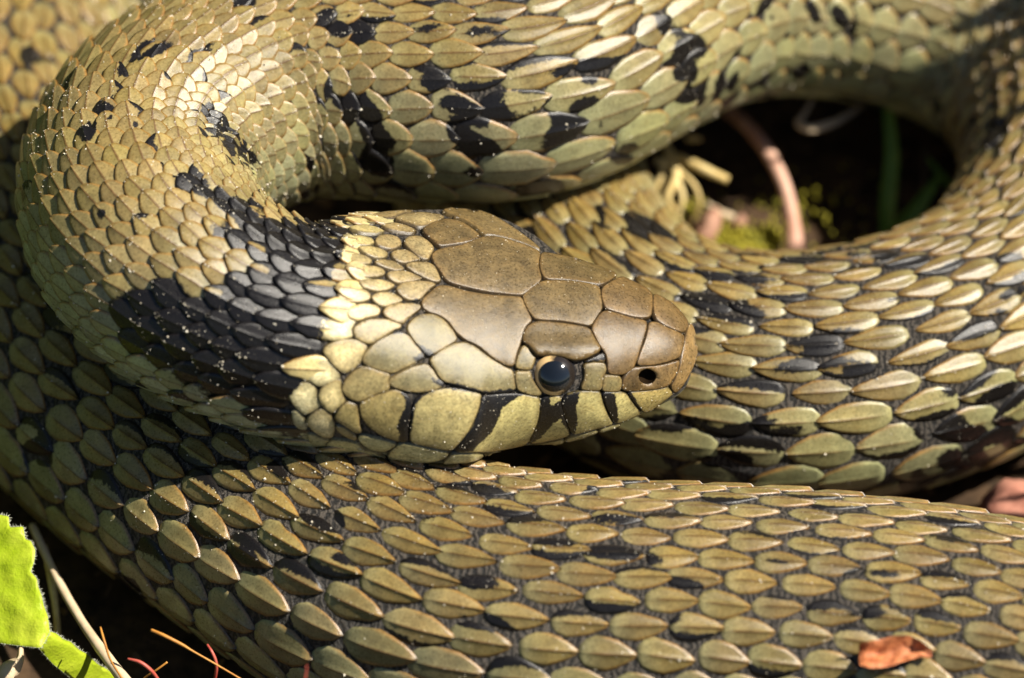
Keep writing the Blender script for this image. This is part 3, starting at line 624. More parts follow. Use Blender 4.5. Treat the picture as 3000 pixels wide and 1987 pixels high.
def make_scales(body):
    items = []
    i_max = int(PHI[-1])
    for j, m in [(j, 10) for j in range(-10, 11)] + [(j, 9) for j in range(-9, 10)]:
        lat = min(1, max(0, (abs(j) / m - .45) / .55))
        for i in range(0, i_max):
            ph = i + .5 * (j % 2) + rng.normal(0, .035)
            if ph <= PHI[20] or ph >= PHI[-30]: continue
            sc = np.interp(ph, PHI, SS)
            if sc < 9.0: continue
            if (sc < S_ROW) != (m == 10): continue
            g = growth(sc); thj = theta_row(j, g, m)
            wrow = (theta_row(j + 1, g, m) - theta_row(j - 1, g, m)) / 2 if abs(j) < m else abs(theta_row(m, g, m) - theta_row(m - 1, g, m)) * 1.05
            items.append((j * 9 / m, thj + rng.normal(0, .006), wrow, lat, sc))
    sel = []; stuff_v = []; stuff_f = []; stuff_c = []; stuff_b = []; base = 0
    built = []
    for j, thj, wrow, lat, sc in items:
        F1 = frame(sc); ci = F1[16]
        P0, n0 = surf(sc, thj); p2 = project(P0[None])[0]
        toc = CAM - P0; toc /= np.linalg.norm(toc); facing = float(n0 @ toc)
        if sc < 15.5:
            if facing > -.15 and sdist(p2[None], HEADREG)[0] > 24: continue
            if facing <= -.15 and sc < 11.3: continue
        pl = np.interp(ci, np.arange(len(CP)), PIT); lf = np.interp(ci, np.arange(len(CP)), LF); wf = np.interp(ci, np.arange(len(CP)), WF)
        lf *= rng.uniform(.92, 1.08); wf *= rng.uniform(.90, 1.08)
        half = pl * lf / 2
        ovr = min(1., max(0., (lf - 1.08) * 3.5)); O = outline(GA, lat, ovr)
        ph_ = rng.uniform(0, 6.28, 3)
        O = O * (1 + .05 * np.sin(GA * 3.1 + ph_[0] + np.sign(GB) * ph_[1]) + .035 * np.sin(GA * 8 + ph_[2] * np.sign(GB)))
        if rng.random() < .06: O = O * (1 - .22 * np.exp(-((GA - rng.uniform(-.4, .7)) / .16) ** 2) * (np.sign(GB) == rng.choice([-1, 1])))
        wth = wrow * wf / 2
        skew = rng.normal(0, .07)
        s_ = sc + GA * half
        t_ = thj + (GB * O + skew * GA) * wth
        tt = (GA + 1) / 2
        ov = max(0, lf - 1.0)
        lift = -.03 + (.04 + (.15 if ci < 24 else .11) * min(1, ov * 2.6)) * tt ** 1.3
        tent = (.03 + .06 * float(smooth(ci, 50, 54) * (1 - smooth(ci, 59, 62))) if ci > 45 else .02) * (1 - .5 * lat) * (1 - np.abs(GB)) * smooth(tt, 0, .35)
        tent = tent * (0.2 if ci < 24 else 1)
        dome = tent + (.04 if ci < 18 else .03) * (1 - GB ** 2) * np.sin(np.pi * np.clip(tt * .9 + .08, 0, 1)) ** .6
        keel = (.018 if ci < 24 else .045) * (1 - .6 * lat) * np.exp(-(GB / .09) ** 2) * smooth(tt, .04, .3)
        edge = np.maximum(np.abs(GB), np.where(GA > .95, 1, 0)) >= .999
        edge |= (GA < -.99)
        h = lift + dome + keel + rng.normal(0, .012)
        h = np.where(edge, h - .075, h)
        P, n = surf(s_, t_, h)
        Vv = P.reshape(-1, 3)
        # colour that belongs to the scale
        dors = np.array([.188, .128, .038]); late = np.array([.255, .217, .092]); gree = np.array([.31, .33, .175])
        k = min(1, abs(thj) / 2.0) ** 1.6
        c0 = dors * (1 - k) + late * k
        k2 = max(0, (abs(j) - 5) / 4); c0 = c0 * (1 - .6 * k2) + gree * .6 * k2
        c0 = c0 * (1 + np.array([.20, .28, .42]) * (1 - float(smooth(ci, 19, 25))))
        if sc < 15.5 and facing > -.15 and sdist(p2[None], HEADREG)[0] > -14: c0 = np.array([.50, .41, .18])
        c0 = c0 * rng.uniform(.78, 1.2) * np.array([1, rng.uniform(.97, 1.03), rng.uniform(.9, 1.1)])
        bt = (1 - smooth(tt, .0, .5)).ravel()[:, None] * (.28 + .25 * k)
        c = c0 * (1 - bt) + gree * 1.0 * bt
        rim = (smooth(np.abs(GB), .72, .95) * .85 + smooth(tt, .80, 1) * .6).clip(0, .9).ravel()[:, None] * smooth(tt, .25, .6).ravel()[:, None]
        c = c * (1 - rim) + np.array([.24, .115, .022]) * rim
        kl = (np.abs(GB) < .06).ravel()[:, None] * (.8 * (1 - .5 * lat)) * (smooth(tt, .12, .3)).ravel()[:, None]
        c = c * (1 - kl) + np.array([.10, .045, .010]) * kl
        outer = edge.ravel()[:, None]
        c = np.where(outer, c * .22, c)
        # black markings
        sg = int(seg_of(ci)); q = project(Vv)
        if facing > -.2:
            bk = blob_field(q, sg) + rng.normal(0, 18) + rng.normal(0, 16) * GB.ravel() + rng.normal(0, 12) * GA.ravel()
            if sg == 0 and ci < 19:
                bk = np.maximum(bk, .35 * sdist(q, COLLAR) + .65 * sdist(p2[None], COLLAR)[0] + rng.normal(0, 13) + rng.normal(0, 8) * GA.ravel())
                if bk.mean() > 8 and rng.random() < .42 and abs(j) < 6 and p2[0] > 600 and p2[1] < 900:
                    bk -= 52 * np.exp(-((GB.ravel() - .25) / .33) ** 2) * smooth(tt, .1, .5).ravel()
                elif bk.mean() > 0 and sdist(p2[None], COLLAR)[0] > 12: bk = np.maximum(bk, 14)
        else:
            nn = mnoise.noise(Vector(P0) * .33); bk = np.full(len(Vv), (nn - .28) * 60)
        if sg >= 2 and rng.random() < (.2 if sg == 3 else .22):
            sgn = rng.choice([-1, 1]); bk = np.maximum(bk, (sgn * GB.ravel() - rng.uniform(.1, .55)) * 45 + (.2 - tt.ravel()) * 22)
        if sg <= 1 and rng.random() < .07:
            sgn = rng.choice([-1, 1]); bk = np.maximum(bk, (sgn * GB.ravel() - rng.uniform(.2, .6)) * 45)
        # lies in view and not covered?
        vis = 0
        if facing > .06 and -30 < p2[0] < 3030 and -30 < p2[1] < 2020:
            dv = Vector(P0 - CAM); dist = dv.length
            hit = BVH.ray_cast(CAMV, dv.normalized(), dist + 5)
            if hit[0] is None or hit[3] > dist - .6: vis = facing * half * wth * F1[12]
        built.append((vis, Vv, c, bk, P0))
    order = sorted(range(len(built)), key=lambda k: -built[k][0])
    top = set(order[:300])
    for k, (vis, Vv, c, bk, P0) in enumerate(built):
        if k in top:
            mesh_obj('scale', Vv, SCF, M_SCALE, body, c, bk)
        else:
            stuff_v.append(Vv); stuff_c.append(c); stuff_b.append(bk)
            stuff_f += [tuple(x + base for x in f) for f in SCF]; base += len(Vv)
    # belly plates
    i = 0
    for ph in np.arange(PHI[int(9.5 / STEP)], PHI[-30], 1.0):
        sc = np.interp(ph, PHI, SS); ci = frame(sc)[16]; pl = np.interp(ci, np.arange(len(CP)), PIT)
        g_ = growth(sc); te = theta_row(9, g_) + (theta_row(9, g_) - theta_row(8, g_)) * .42
        aa = np.array([-1, -.9, 0, .8, .95, 1.0]); bb = np.concatenate([[te], np.linspace(te + .05, 2 * math.pi - te - .05, 15), [2 * math.pi - te]])
        ga, gb = np.meshgrid(aa, bb, indexing='ij')
        e_ = ((ga < -.99) | (ga > .99) | (gb < te + .01) | (gb > 2 * math.pi - te - .01))
        h = np.where(e_, -.06, .05 + .05 * (ga + 1) / 2)
        P, n = surf(sc + ga * pl * .54, gb, h); Vv = P.reshape(-1, 3)
        nb_ = len(bb); f = [(x * nb_ + y, x * nb_ + y + 1, (x + 1) * nb_ + y + 1, (x + 1) * nb_ + y) for x in range(len(aa) - 1) for y in range(nb_ - 1)]
        c = np.tile(np.array([.42, .42, .20]), (len(Vv), 1)) * rng.uniform(.9, 1.1)
        bk = np.where(np.sin(gb * 9 + rng.uniform(0, 6)).ravel() > rng.uniform(.4, .9), 12, -30)
        stuff_v.append(Vv); stuff_c.append(c); stuff_b.append(bk); stuff_f += [tuple(x + base for x in q) for q in f]; base += len(Vv)
    o = mesh_obj('remaining_scales', np.concatenate(stuff_v), stuff_f, M_SCALE, body, np.concatenate(stuff_c), np.concatenate(stuff_b))
    tag(o, 'the smaller and farther overlapping olive scales covering the body', kind='stuff')
    return built

# eye and nostril -----------------------------------------------------------------
EYEPX = (1629, 1096)
ep, en = head_hit(*EYEPX)
ER = .68
ec = ep - en * .34
k_ = np.argmin(((HEADC - ep) ** 2).sum(1))
eax = -FR[k_, 9:12] * .45 + FR[k_, 6:9] * .22 + TOC * .9 - RIGHT * .06
eax /= np.linalg.norm(eax)
# hollow the skin behind the eye and the nostril
npos, nnor = head_hit(*NOS)
dd = np.linalg.norm(Vb - npos, axis=1); Vb -= Nb * (np.exp(-(dd / .34) ** 2) * .75)[:, None]
gs, gt = np.meshgrid(SB, np.abs(ths), indexing='ij')
chin = smooth(gt, math.radians(98), math.radians(106)) * smooth(gs, .15, .5) * (gs < 13)
body = mesh_obj('body', Vb, Fb, M_SKIN, snake, None, chin.ravel())
tag(body, 'dark wrinkled skin of the coiled body between the scales')
build_plates(body)

def cap_mesh(c, ax, r, a0, a1, nr=10, ns=40, rad=None):
    e1 = np.cross(ax, [0, 0, 1.]); e1 /= np.linalg.norm(e1); e2 = np.cross(ax, e1)
    V = []; F = []
    for i, a in enumerate(np.linspace(a0, a1, nr)):
        rr = r if rad is None else rad(a)
        for k in range(ns):
            p = 2 * math.pi * k / ns
            V.append(c + rr * (math.cos(a) * ax + math.sin(a) * (math.cos(p) * e1 + math.sin(p) * e2)))
    for i in range(nr - 1):
        for k in range(ns):
            q = (k + 1) % ns; F.append((i * ns + k, i * ns + q, (i + 1) * ns + q, (i + 1) * ns + k))
    return np.array(V), F
def eye_materials():
    m, t, p = new_mat('eye_dark'); p.inputs['Base Color'].default_value = (.012, .011, .012, 1)
    p.inputs['Roughness'].default_value = .12; p.inputs['Specular IOR Level'].default_value = .6
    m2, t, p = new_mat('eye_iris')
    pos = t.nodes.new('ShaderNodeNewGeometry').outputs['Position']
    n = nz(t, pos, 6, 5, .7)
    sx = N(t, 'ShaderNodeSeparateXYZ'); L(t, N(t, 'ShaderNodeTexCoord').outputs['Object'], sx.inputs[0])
    k = mth(t, 'ADD', mth(t, 'MULTIPLY', sx.outputs[0], -3.2 / (ER * S) * .35), mth(t, 'MULTIPLY', sx.outputs[2], -1.2 / (ER * S) * .3))  # brow's shade painted into the iris: dark towards the right, gold left
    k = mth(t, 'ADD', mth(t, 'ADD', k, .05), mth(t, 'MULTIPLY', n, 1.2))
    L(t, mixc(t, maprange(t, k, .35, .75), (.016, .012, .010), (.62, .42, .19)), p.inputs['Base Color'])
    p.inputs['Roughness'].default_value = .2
    m3, t, p = new_mat('eye_pupil'); p.inputs['Base Color'].default_value = (.006, .008, .011, 1)
    p.inputs['Roughness'].default_value = .09; p.inputs['Specular IOR Level'].default_value = .7
    return m, m2, m3
ME, MI, MP = eye_materials()
def build_eye(c, ax):
    v, f = cap_mesh(c, ax, ER - .03, .02, math.pi - .02, 32, 64)
    eye = mesh_obj('eye', v, f, ME, snake, origin=c)
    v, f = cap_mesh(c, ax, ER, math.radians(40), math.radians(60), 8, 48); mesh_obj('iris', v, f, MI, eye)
    v, f = cap_mesh(c, ax, ER + .004, .01, math.radians(41), 10, 48); mesh_obj('pupil', v, f, MP, eye)
    return eye
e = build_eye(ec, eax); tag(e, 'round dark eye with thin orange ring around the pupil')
F1 = FR[k_]; sd_ = F1[9:12]
e2c = ec - sd_ * (2 * float((ec - F1[0:3]) @ sd_) + .12) - F1[6:9] * .45; e2a = eax - 2 * sd_ * float(eax @ sd_)
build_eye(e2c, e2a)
m_no = plain('nostril_dark', (.008, .005, .003), (.02, .012, .006), 1.0, 3., 0.0)
v, f = cap_mesh(npos - nnor * .02, -nnor, .29, .02, math.radians(95), 8, 24)
mesh_obj('nostril', v, f, m_no, snake)

SCALES = make_scales(body)

# ------------------------------------------------------------------ ground
def gz(x, y):
    n = mnoise.fractal(Vector((x * .22, y * .22, 3.1)), 1.0, 2.0, 5)
    return n * .55 - .35
ax = np.concatenate([-np.geomspace(3000, 30, 14), np.linspace(-28, 28, 150), np.geomspace(30, 3000, 14)])
gv = [(x, y, gz(x, y) if max(abs(x), abs(y)) < 60 else -.4) for x in ax for y in ax]
n_ = len(ax)
ground = mesh_obj('ground', np.array(gv), [(i * n_ + j, (i + 1) * n_ + j, (i + 1) * n_ + j + 1, i * n_ + j + 1) for i in range(n_ - 1) for j in range(n_ - 1)], M_SOIL, origin=(0, 0, 0))
tag(ground, 'dark brown soil under the snake', kind='structure')

M_LITTER = plain('litter', (.03, .016, .007), (.20, .11, .045), .85, 1.0)
def litter():
    V = []; F = []
    for _ in range(2600):
        x, y = rng.uniform(-26, 26), rng.uniform(-24, 26)
        z = gz(x, y) + rng.uniform(.0, .25)
        l, w = rng.uniform(.2, .9), rng.uniform(.06, .3)
        d = rng.normal(size=3); d[2] *= .35; d /= np.linalg.norm(d); e = np.cross(d, rng.normal(size=3)); e[2] *= .6; e /= np.linalg.norm(e); nn = np.cross(d, e)
        c = np.array([x, y, z]); b = len(V)
        for a, q, h in ((-1, -.6, 0), (-1, .6, 0), (0, -1, .12), (0, 1, .12), (1, -.4, 0), (1, .4, 0)):
            V.append(c + d * a * l / 2 + e * q * w / 2 + nn * h * l)
        F += [(b, b + 2, b + 3, b + 1), (b + 2, b + 4, b + 5, b + 3)]
        k = len(V)
        for i in range(6): V.append(V[b + i] - nn * .04)
        F += [(k, k + 1, k + 3, k + 2), (k + 2, k + 3, k + 5, k + 4), (b, b + 1, k + 1, k), (b + 4, k + 4, k + 5, b + 5)]
    return mesh_obj('leaf_litter', np.array(V), F, M_LITTER, smooth_shade=False)
tag(litter(), 'dark crumbled bark and leaf litter strewn over the soil', 'litter', kind='stuff')

# ------------------------------------------------------------------ stems, twigs, blades
def tube_mesh(P, R, ns=10, sub=8, wob=.08, flat=1.0):
    C = np.concatenate([np.asarray(P, float), np.asarray(R, float)[:, None]], 1)
    Q = catmull(C, sub); n = len(Q); T = np.gradient(Q[:, :3], axis=0); T /= np.linalg.norm(T, axis=1)[:, None] + 1e-9
    ref = np.array([0.13, -.5, .8]); V = []; F = []
    for i in range(n):
        a = np.cross(T[i], ref); a /= np.linalg.norm(a) + 1e-9; b = np.cross(T[i], a)
        for k in range(ns):
            p = 2 * math.pi * k / ns
            r = Q[i, 3] * (1 + wob * mnoise.noise(Vector((Q[i, 0] * 2 + k, Q[i, 1] * 2, Q[i, 2] * 2))))
            V.append(Q[i, :3] + r * (a * math.cos(p) + b * math.sin(p) * flat))
    for i in range(n - 1):
        for k in range(ns):
            q = (k + 1) % ns; F.append((i * ns + k, i * ns + q, (i + 1) * ns + q, (i + 1) * ns + k))
    F += [tuple(range(ns))[::-1], tuple((n - 1) * ns + k for k in range(ns))]
    return np.array(V), F
def stem(name, pts_, mat, parent=None, **kw):
    P = [at(x, y, z) for x, y, z, r in pts_]; R = [r for *_, r in pts_]
    v, f = tube_mesh(P, R, **kw); return mesh_obj(name, v, f, mat, parent)
M_PINK = plain('pink_stem', (.42, .20, .13), (.58, .36, .26), .6, 1.2)
M_STRAW = plain('straw', (.46, .32, .10), (.68, .54, .25), .6, 1.5)
M_TWIG = plain('pale_twig', (.45, .33, .2), (.6, .48, .32), .7, 1.5)
M_GREEN = plain('grass_green', (.12, .22, .02), (.19, .31, .04), .5, 1.0, trans=.25)
M_BROWN = plain('brown_stem', (.05, .03, .015), (.11, .065, .03), .8, 1.5)
M_MOSS = plain('moss', (.10, .10, .006), (.40, .34, .02), .7, 3.0)
M_BUD = plain('pink_bud', (.22, .10, .06), (.42, .24, .16), .7, 1.5)
M_RED = plain('red_rootlet', (.30, .03, .02), (.5, .12, .08), .45, 1.5)
M_ORANGE = plain('orange_rootlet', (.34, .13, .02), (.55, .26, .05), .5, 1.5)
M_DRY = plain('dry_leaf', (.22, .05, .015), (.70, .26, .10), .6, 3.2, trans=.2, bump=1.0)

o = stem('woody_stem', [(2090,290,1.4,.24),(2180,362,2.2,.24),(2245,440,2.3,.25),(2298,545,2.0,.23),(2322,650,1.4,.26),(2330,740,.9,.31),(2333,800,.2,.34)], M_PINK)
tag(o, 'curved pinkish bare stem rising out of the dark gap between the coils', 'stem')
o = stem('broken_twig', [(2382,290,3.4,.07),(2352,340,3.4,.10),(2338,362,3.4,.12),(2370,378,3.4,.14),(2425,366,3.3,.14),(2480,340,2.9,.11),(2560,290,2.0,.09),(2620,330,.2,.08)], M_TWIG)
tag(o, 'short hooked pale twig under the inner edge of the upper coil', 'twig')
r0 = at(1975, 560, 2.2)
root = empty('dry_root', r0); tag(root, 'branching straw coloured dry root beside the loop of the snake', 'root')
stem('main_strand', [(1940,400,3.0,.10),(1960,450,3.0,.17),(1982,515,2.8,.17),(1955,580,2.4,.13),(1985,640,1.7,.10),(1995,720,.6,.10),(1998,760,-.2,.09)], M_STRAW, root)
stem('branch', [(1965,450,3.0,.10),(2020,475,3.1,.15),(2080,505,3.1,.16),(2132,528,3.0,.14)], M_STRAW, root)
stem('branch', [(1980,520,2.8,.10),(2000,580,2.4,.10),(1982,640,1.8,.08),(1975,690,1.0,.07)], M_STRAW, root)
stem('branch', [(1925,470,2.9,.15),(1945,480,2.9,.13),(1970,480,2.9,.1)], M_STRAW, root)
stem('branch', [(1955,455,3.0,.09),(1935,520,2.7,.10),(1915,580,2.2,.09),(1925,640,1.6,.07)], M_STRAW, root)
stem('branch', [(1990,500,2.9,.07),(2035,545,2.7,.08),(2050,590,2.3,.07),(2030,650,1.5,.06)], M_STRAW, root)
stem('branch', [(1985,560,2.5,.05),(2040,610,1.9,.05),(2070,660,1.2,.05)], M_BROWN, root)
o = stem('straw_piece', [(2010,408,2.6,.09),(2030,406,2.6,.11),(2055,408,2.6,.08)], M_STRAW); tag(o, 'tiny piece of straw under the belly edge of the upper coil', 'straw')
for pts_, lab, m in (([(2070,600,.8,.10),(2110,625,.9,.14),(2150,640,.9,.12)], 'short pale chip lying above the pinkish buds', M_TWIG),
                     ([(2045,740,.1,.2),(2062,690,.7,.36),(2085,650,1.0,.34),(2095,615,1.0,.14)], 'blunt pinkish bud leaning against the dry root', M_BUD),
                     ([(2140,665,.3,.16),(2168,655,.5,.2),(2180,630,.5,.12)], 'small round brown bud beside the curved pinkish stem', M_BUD)):
    o = stem('bud' if 'bud' in lab else 'wood_chip', pts_, m, wob=.35); tag(o, lab, 'bud' if 'bud' in lab else 'chip')
def blade(name, pts_, mat, wid, lab, cat='grass blade'):
    P = np.array([at(x, y, z) for x, y, z in pts_]); Q = catmull(P, 8); n = len(Q); V = []; F = []
    T = np.gradient(Q, axis=0); T /= np.linalg.norm(T, axis=1)[:, None]
    for i in range(n):
        a = np.cross(T[i], TOC); a /= np.linalg.norm(a); b = np.cross(a, T[i]); t = i / (n - 1); w = wid * (1 - t ** 3) * (.7 + .3 * min(1, t * 4)) + .01
        for k, (u, h) in enumerate(((-1, .06), (-.5, 0), (0, -.05), (.5, 0), (1, .06))):
            V.append(Q[i] + a * u * w + b * h)
        for k, (u, h) in enumerate(((-1, .06), (-.5, 0), (0, -.05), (.5, 0), (1, .06))):
            V.append(Q[i] + a * u * w + b * (h - .025))
    for i in range(n - 1):
        for k in range(4):
            p = i * 10 + k; F.append((p, p + 1, p + 11, p + 10)); p += 5; F.append((p, p + 10, p + 11, p + 1))
    o = mesh_obj(name, np.array(V), F, mat); tag(o, lab, cat); return o
blade('grass_blade', [(2592,760,-.2),(2600,600,1.2),(2612,450,2.2),(2600,320,3.0),(2590,240,3.4)], M_GREEN, .26, 'upright green grass blade standing in the shaded gap')
blade('grass_blade', [(2560,760,-.2),(2610,700,.5),(2655,650,1.0),(2720,560,1.6),(2760,500,1.8)], M_GREEN, .30, 'broad green blade leaning away from the upright one')
blade('grass_blade', [(2840,620,.2),(2790,555,1.0),(2745,500,1.5),(2700,440,1.8)], M_GREEN, .14, 'narrow green blade pressed against the bend of the snake')
o = stem('brown_stalk', [(2698,760,-.2,.07),(2702,600,1.0,.07),(2712,440,2.2,.06)], M_BROWN); tag(o, 'thin dark brown stalk between the green blades', 'stalk')
for k, (a_, b_) in enumerate((((1905, 640), (1950, 735)), ((2010, 700), (2080, 745)), ((1930, 560), (1905, 650)))):
    m_ = ((a_[0] + b_[0]) / 2 + rng.uniform(-20, 20), (a_[1] + b_[1]) / 2 + rng.uniform(-10, 10))
    o = stem('straw_strand', [(*a_, 1.6, .05), (*m_, 1.3, .07), (*b_, .3, .05)], M_STRAW)
    tag(o, ('thin straw strand hanging beside the dry root', 'thin straw strand lying flat in front of the pinkish bud', 'short straw strand curling against the snake below the upper coil')[k], 'straw')
def moss():
    V = []; F = []
    for (cx, cy, n, rad) in ((2215,712,420,60),(2140,735,300,70),(2080,690,160,60),(2262,690,90,26),(2030,610,70,24),(2060,745,90,50),(2500,700,40,200),(2350,600,40,160)):
        for _ in range(n):
            x, y = rng.normal(cx, rad * .6), rng.normal(cy, rad * .35)
            p = at(x, y, rng.uniform(-.1, .5)); d = np.array([rng.normal(0, .5), rng.normal(0, .5), 1.]); d /= np.linalg.norm(d)
            a = np.cross(d, rng.normal(size=3)); a /= np.linalg.norm(a); c = np.cross(d, a); l = rng.uniform(.12, .35); w = rng.uniform(.03, .07)
            b = len(V)
            V.extend([p + a * w, p - .5 * a * w + c * w, p - .5 * a * w - c * w, p + d * l * .6 + a * w * 1.6, p + d * l * .6 - .8 * a * w + c * w * 1.3, p + d * l * .6 - .8 * a * w - c * w * 1.3, p + d * l])
            F.extend([(b, b + 1, b + 4, b + 3), (b + 1, b + 2, b + 5, b + 4), (b + 2, b, b + 3, b + 5), (b + 3, b + 4, b + 6), (b + 4, b + 5, b + 6), (b + 5, b + 3, b + 6)])
    return mesh_obj('moss', np.array(V), F, M_MOSS)
tag(moss(), 'yellow green moss growing on the soil in the gap between coils', 'moss', kind='stuff')

# lower corner: dead stalks and rootlets
o = stem('dead_stalk', [(95,1540,2.2,.12),(165,1690,2.4,.13),(245,1830,2.8,.14),(320,1935,3.3,.17),(385,2020,3.6,.2)], M_TWIG); tag(o, 'pale dead stalk slanting past the edge of the green leaf', 'stalk')
o = stem('dead_stalk', [(130,1600,2.0,.10),(150,1700,1.8,.12),(165,1800,1.2,.1),(170,1900,.2,.1)], M_STRAW); tag(o, 'shaded straw coloured stalk hidden behind the pale dead stalk', 'stalk')
o = stem('rootlet', [(294,1838,5.0,.03),(306,1880,5.0,.035),(322,1930,4.6,.03),(352,1980,4.0,.03),(372,2010,3.6,.03)], M_ORANGE); tag(o, 'thin wiry orange rootlet crossing the pale dead stalk', 'rootlet')
o = stem('rootlet', [(443,1846,5.2,.045),(480,1862,5.2,.05),(535,1890,5.0,.045),(560,1905,4.9,.03),(630,1945,4.6,.025),(720,1998,4.0,.025)], M_ORANGE); tag(o, 'long orange rootlet running along below the bottom coil', 'rootlet')
o = stem('rootlet', [(374,1930,4.6,.03),(410,1940,4.6,.05),(440,1962,4.4,.055),(462,1990,4.0,.05),(480,2020,3.6,.05)], M_RED); tag(o, 'bent crimson rootlet beside the pale dead stalk', 'rootlet')
o = stem('rootlet', [(607,1888,4.8,.03),(622,1912,4.7,.04),(634,1945,4.4,.045),(630,1990,3.8,.045),(625,2030,3.2,.04)], M_RED); tag(o, 'upright crimson rootlet crossing the long orange one', 'rootlet')
o = stem('rootlet', [(490,1940,3.6,.03),(460,1962,3.4,.03),(425,1985,3.0,.03),(400,2010,2.6,.03)], M_ORANGE); tag(o, 'faint orange rootlet behind the bent crimson one', 'rootlet')
o = stem('rootlet', [(898,1950,8.2,.02),(897,1968,8.0,.025),(890,2010,7.6,.025)], M_RED); tag(o, 'tiny red rootlet tip in front of the bottom coil', 'rootlet')
r = stem('dry_tuft', [(62,1900,3.4,.08),(58,1930,3.3,.12),(40,1950,3.1,.22),(20,1970,3.0,.3),(5,2010,2.6,.3)], M_TWIG, wob=.6); tag(r, 'crumpled pale dry tuft beneath the green leaf', 'tuft')

# green leaf -------------------------------------------------------------------
def leaf_material():
    m, t, p = new_mat('leaf_green')
    pos = t.nodes.new('ShaderNodeNewGeometry').outputs['Position']
    n = nz(t, pos, 1.2, 5, .6); n2 = nz(t, pos, 9, 3, .6)
    c = mixc(t, maprange(t, n, .3, .7), (.42, .56, .012), (.60, .68, .05))
    L(t, c, p.inputs['Base Color']); p.inputs['Roughness'].default_value = .42
    bn = t.nodes.new('ShaderNodeBump'); bn.inputs['Strength'].default_value = .6; bn.inputs['Distance'].default_value = .05 * S
    L(t, mth(t, 'ADD', n2, n), bn.inputs['Height']); L(t, bn.outputs[0], p.inputs['Normal'])
    tr = t.nodes.new('ShaderNodeBsdfTranslucent'); L(t, c, tr.inputs[0])
    mx = t.nodes.new('ShaderNodeMixShader'); mx.inputs[0].default_value = .4
    L(t, p.outputs[0], mx.inputs[1]); L(t, tr.outputs[0], mx.inputs[2]); L(t, mx.outputs[0], t.nodes['Material Output'].inputs[0])
    return m
M_LEAF = leaf_material()
LEAFA = np.array([(-260,1540),(-120,1490),(0,1508),(26,1513),(28,1545),(68,1543),(74,1580),(90,1584),(103,1612),(100,1645),(90,1675),(108,1695),(112,1720),(122,1745),(128,1775),(140,1805),(146,1850),(120,1898),(60,1892),(0,1884),(-120,1890),(-280,1860),(-330,1700)], float)
LEAFB = np.array([(146,1850),(165,1856),(187,1874),(207,1880),(232,1904),(258,1918),(284,1944),(316,1962),(350,1990),(380,2030),(270,2030),(205,1985),(155,1945),(112,1897)], float)
def leaf_z(x, y):
    return 5.2 + .35 * math.sin(x / 90.) + .004 * (1700 - y) + .10 * mnoise.noise(Vector((x / 45., y / 45., 0)))
def lobe_z(x, y): return leaf_z(x, y) - .012 * max(0, x - 120) - .010 * max(0, (y - 1862) - .55 * (x - 146))
def sheet(poly, zf, step, thick):
    b = resample(poly, step * .6); lo, hi = b.min(0), b.max(0)
    gx, gy = np.meshgrid(np.arange(lo[0], hi[0], step), np.arange(lo[1], hi[1], step)); g = np.stack([gx.ravel(), gy.ravel()], 1); g = g[sdist(g, b) > step * .5]
    A = np.concatenate([b, g]); nb = len(b)
    r = delaunay_2d_cdt([Vector(p) for p in A], [(i, (i + 1) % nb) for i in range(nb)], [], 1, 1e-4)
    P2 = np.array([tuple(v) for v in r[0]]); F = [tuple(f) for f in r[2]]
    T_ = np.array([at(x, y, zf(x, y)) for x, y in P2]); n = len(T_)
    V = np.concatenate([T_, T_ - np.array([0, 0, thick])]); cnt = {}
    for f in F:
        for i in range(3):
            e_ = (f[i], f[(i + 1) % 3]); cnt[tuple(sorted(e_))] = cnt.get(tuple(sorted(e_)), []) + [e_]
    F2 = F + [tuple(i + n for i in f[::-1]) for f in F] + [(v[0][0], v[0][0] + n, v[0][1] + n, v[0][1]) for v in cnt.values() if len(v) == 1]
    return V, F2, b
leaf = empty('green_leaf', at(-100, 1700, 5)); tag(leaf, 'bright green toothed hairy leaf in front of the bottom coil', 'leaf')
va, fa, ba = sheet(LEAFA, leaf_z, 12, .03); la = mesh_obj('leaf_blade', va, fa, M_LEAF, leaf)
vb_, fb_, bb_ = sheet(LEAFB, lobe_z, 10, .03); lb = mesh_obj('folded_lobe', vb_, fb_, M_LEAF, leaf)
o = stem('leaf_stalk', [(-260,1700,5.0,.12),(-330,1800,3.4,.14),(-360,1900,.0,.16)], M_GREEN, leaf)
M_HAIR = plain('leaf_hair', (.6, .6, .45), (.8, .8, .65), .4, 2, trans=.3)
def hairs():
    V = []; F = []
    def hair(p, d, l):
        a = np.cross(d, TOC); a /= np.linalg.norm(a) + 1e-9; b = len(V); w = .011
        V.extend([p + a * w, p - a * w, p + TOC * w, p + d * l]); F.extend([(b, b + 1, b + 3), (b + 1, b + 2, b + 3), (b + 2, b, b + 3)])
    for bd, zf in ((ba, leaf_z), (bb_, lobe_z)):
        bq = resample(bd, 4); out = bq - inset(bq, 3)
        for q, o_ in zip(bq, out):
            if q[0] < -40: continue
            for _ in range(1):
                p = at(q[0], q[1], zf(*q)); d = RIGHT * o_[0] - UPV * o_[1]; d = d / (np.linalg.norm(d) + 1e-9) + rng.normal(0, .35, 3); d /= np.linalg.norm(d)
                hair(p, d, rng.uniform(.03, .13))
    return mesh_obj('leaf_hair', np.array(V), F, M_HAIR, leaf)
tag(hairs(), kind='stuff')

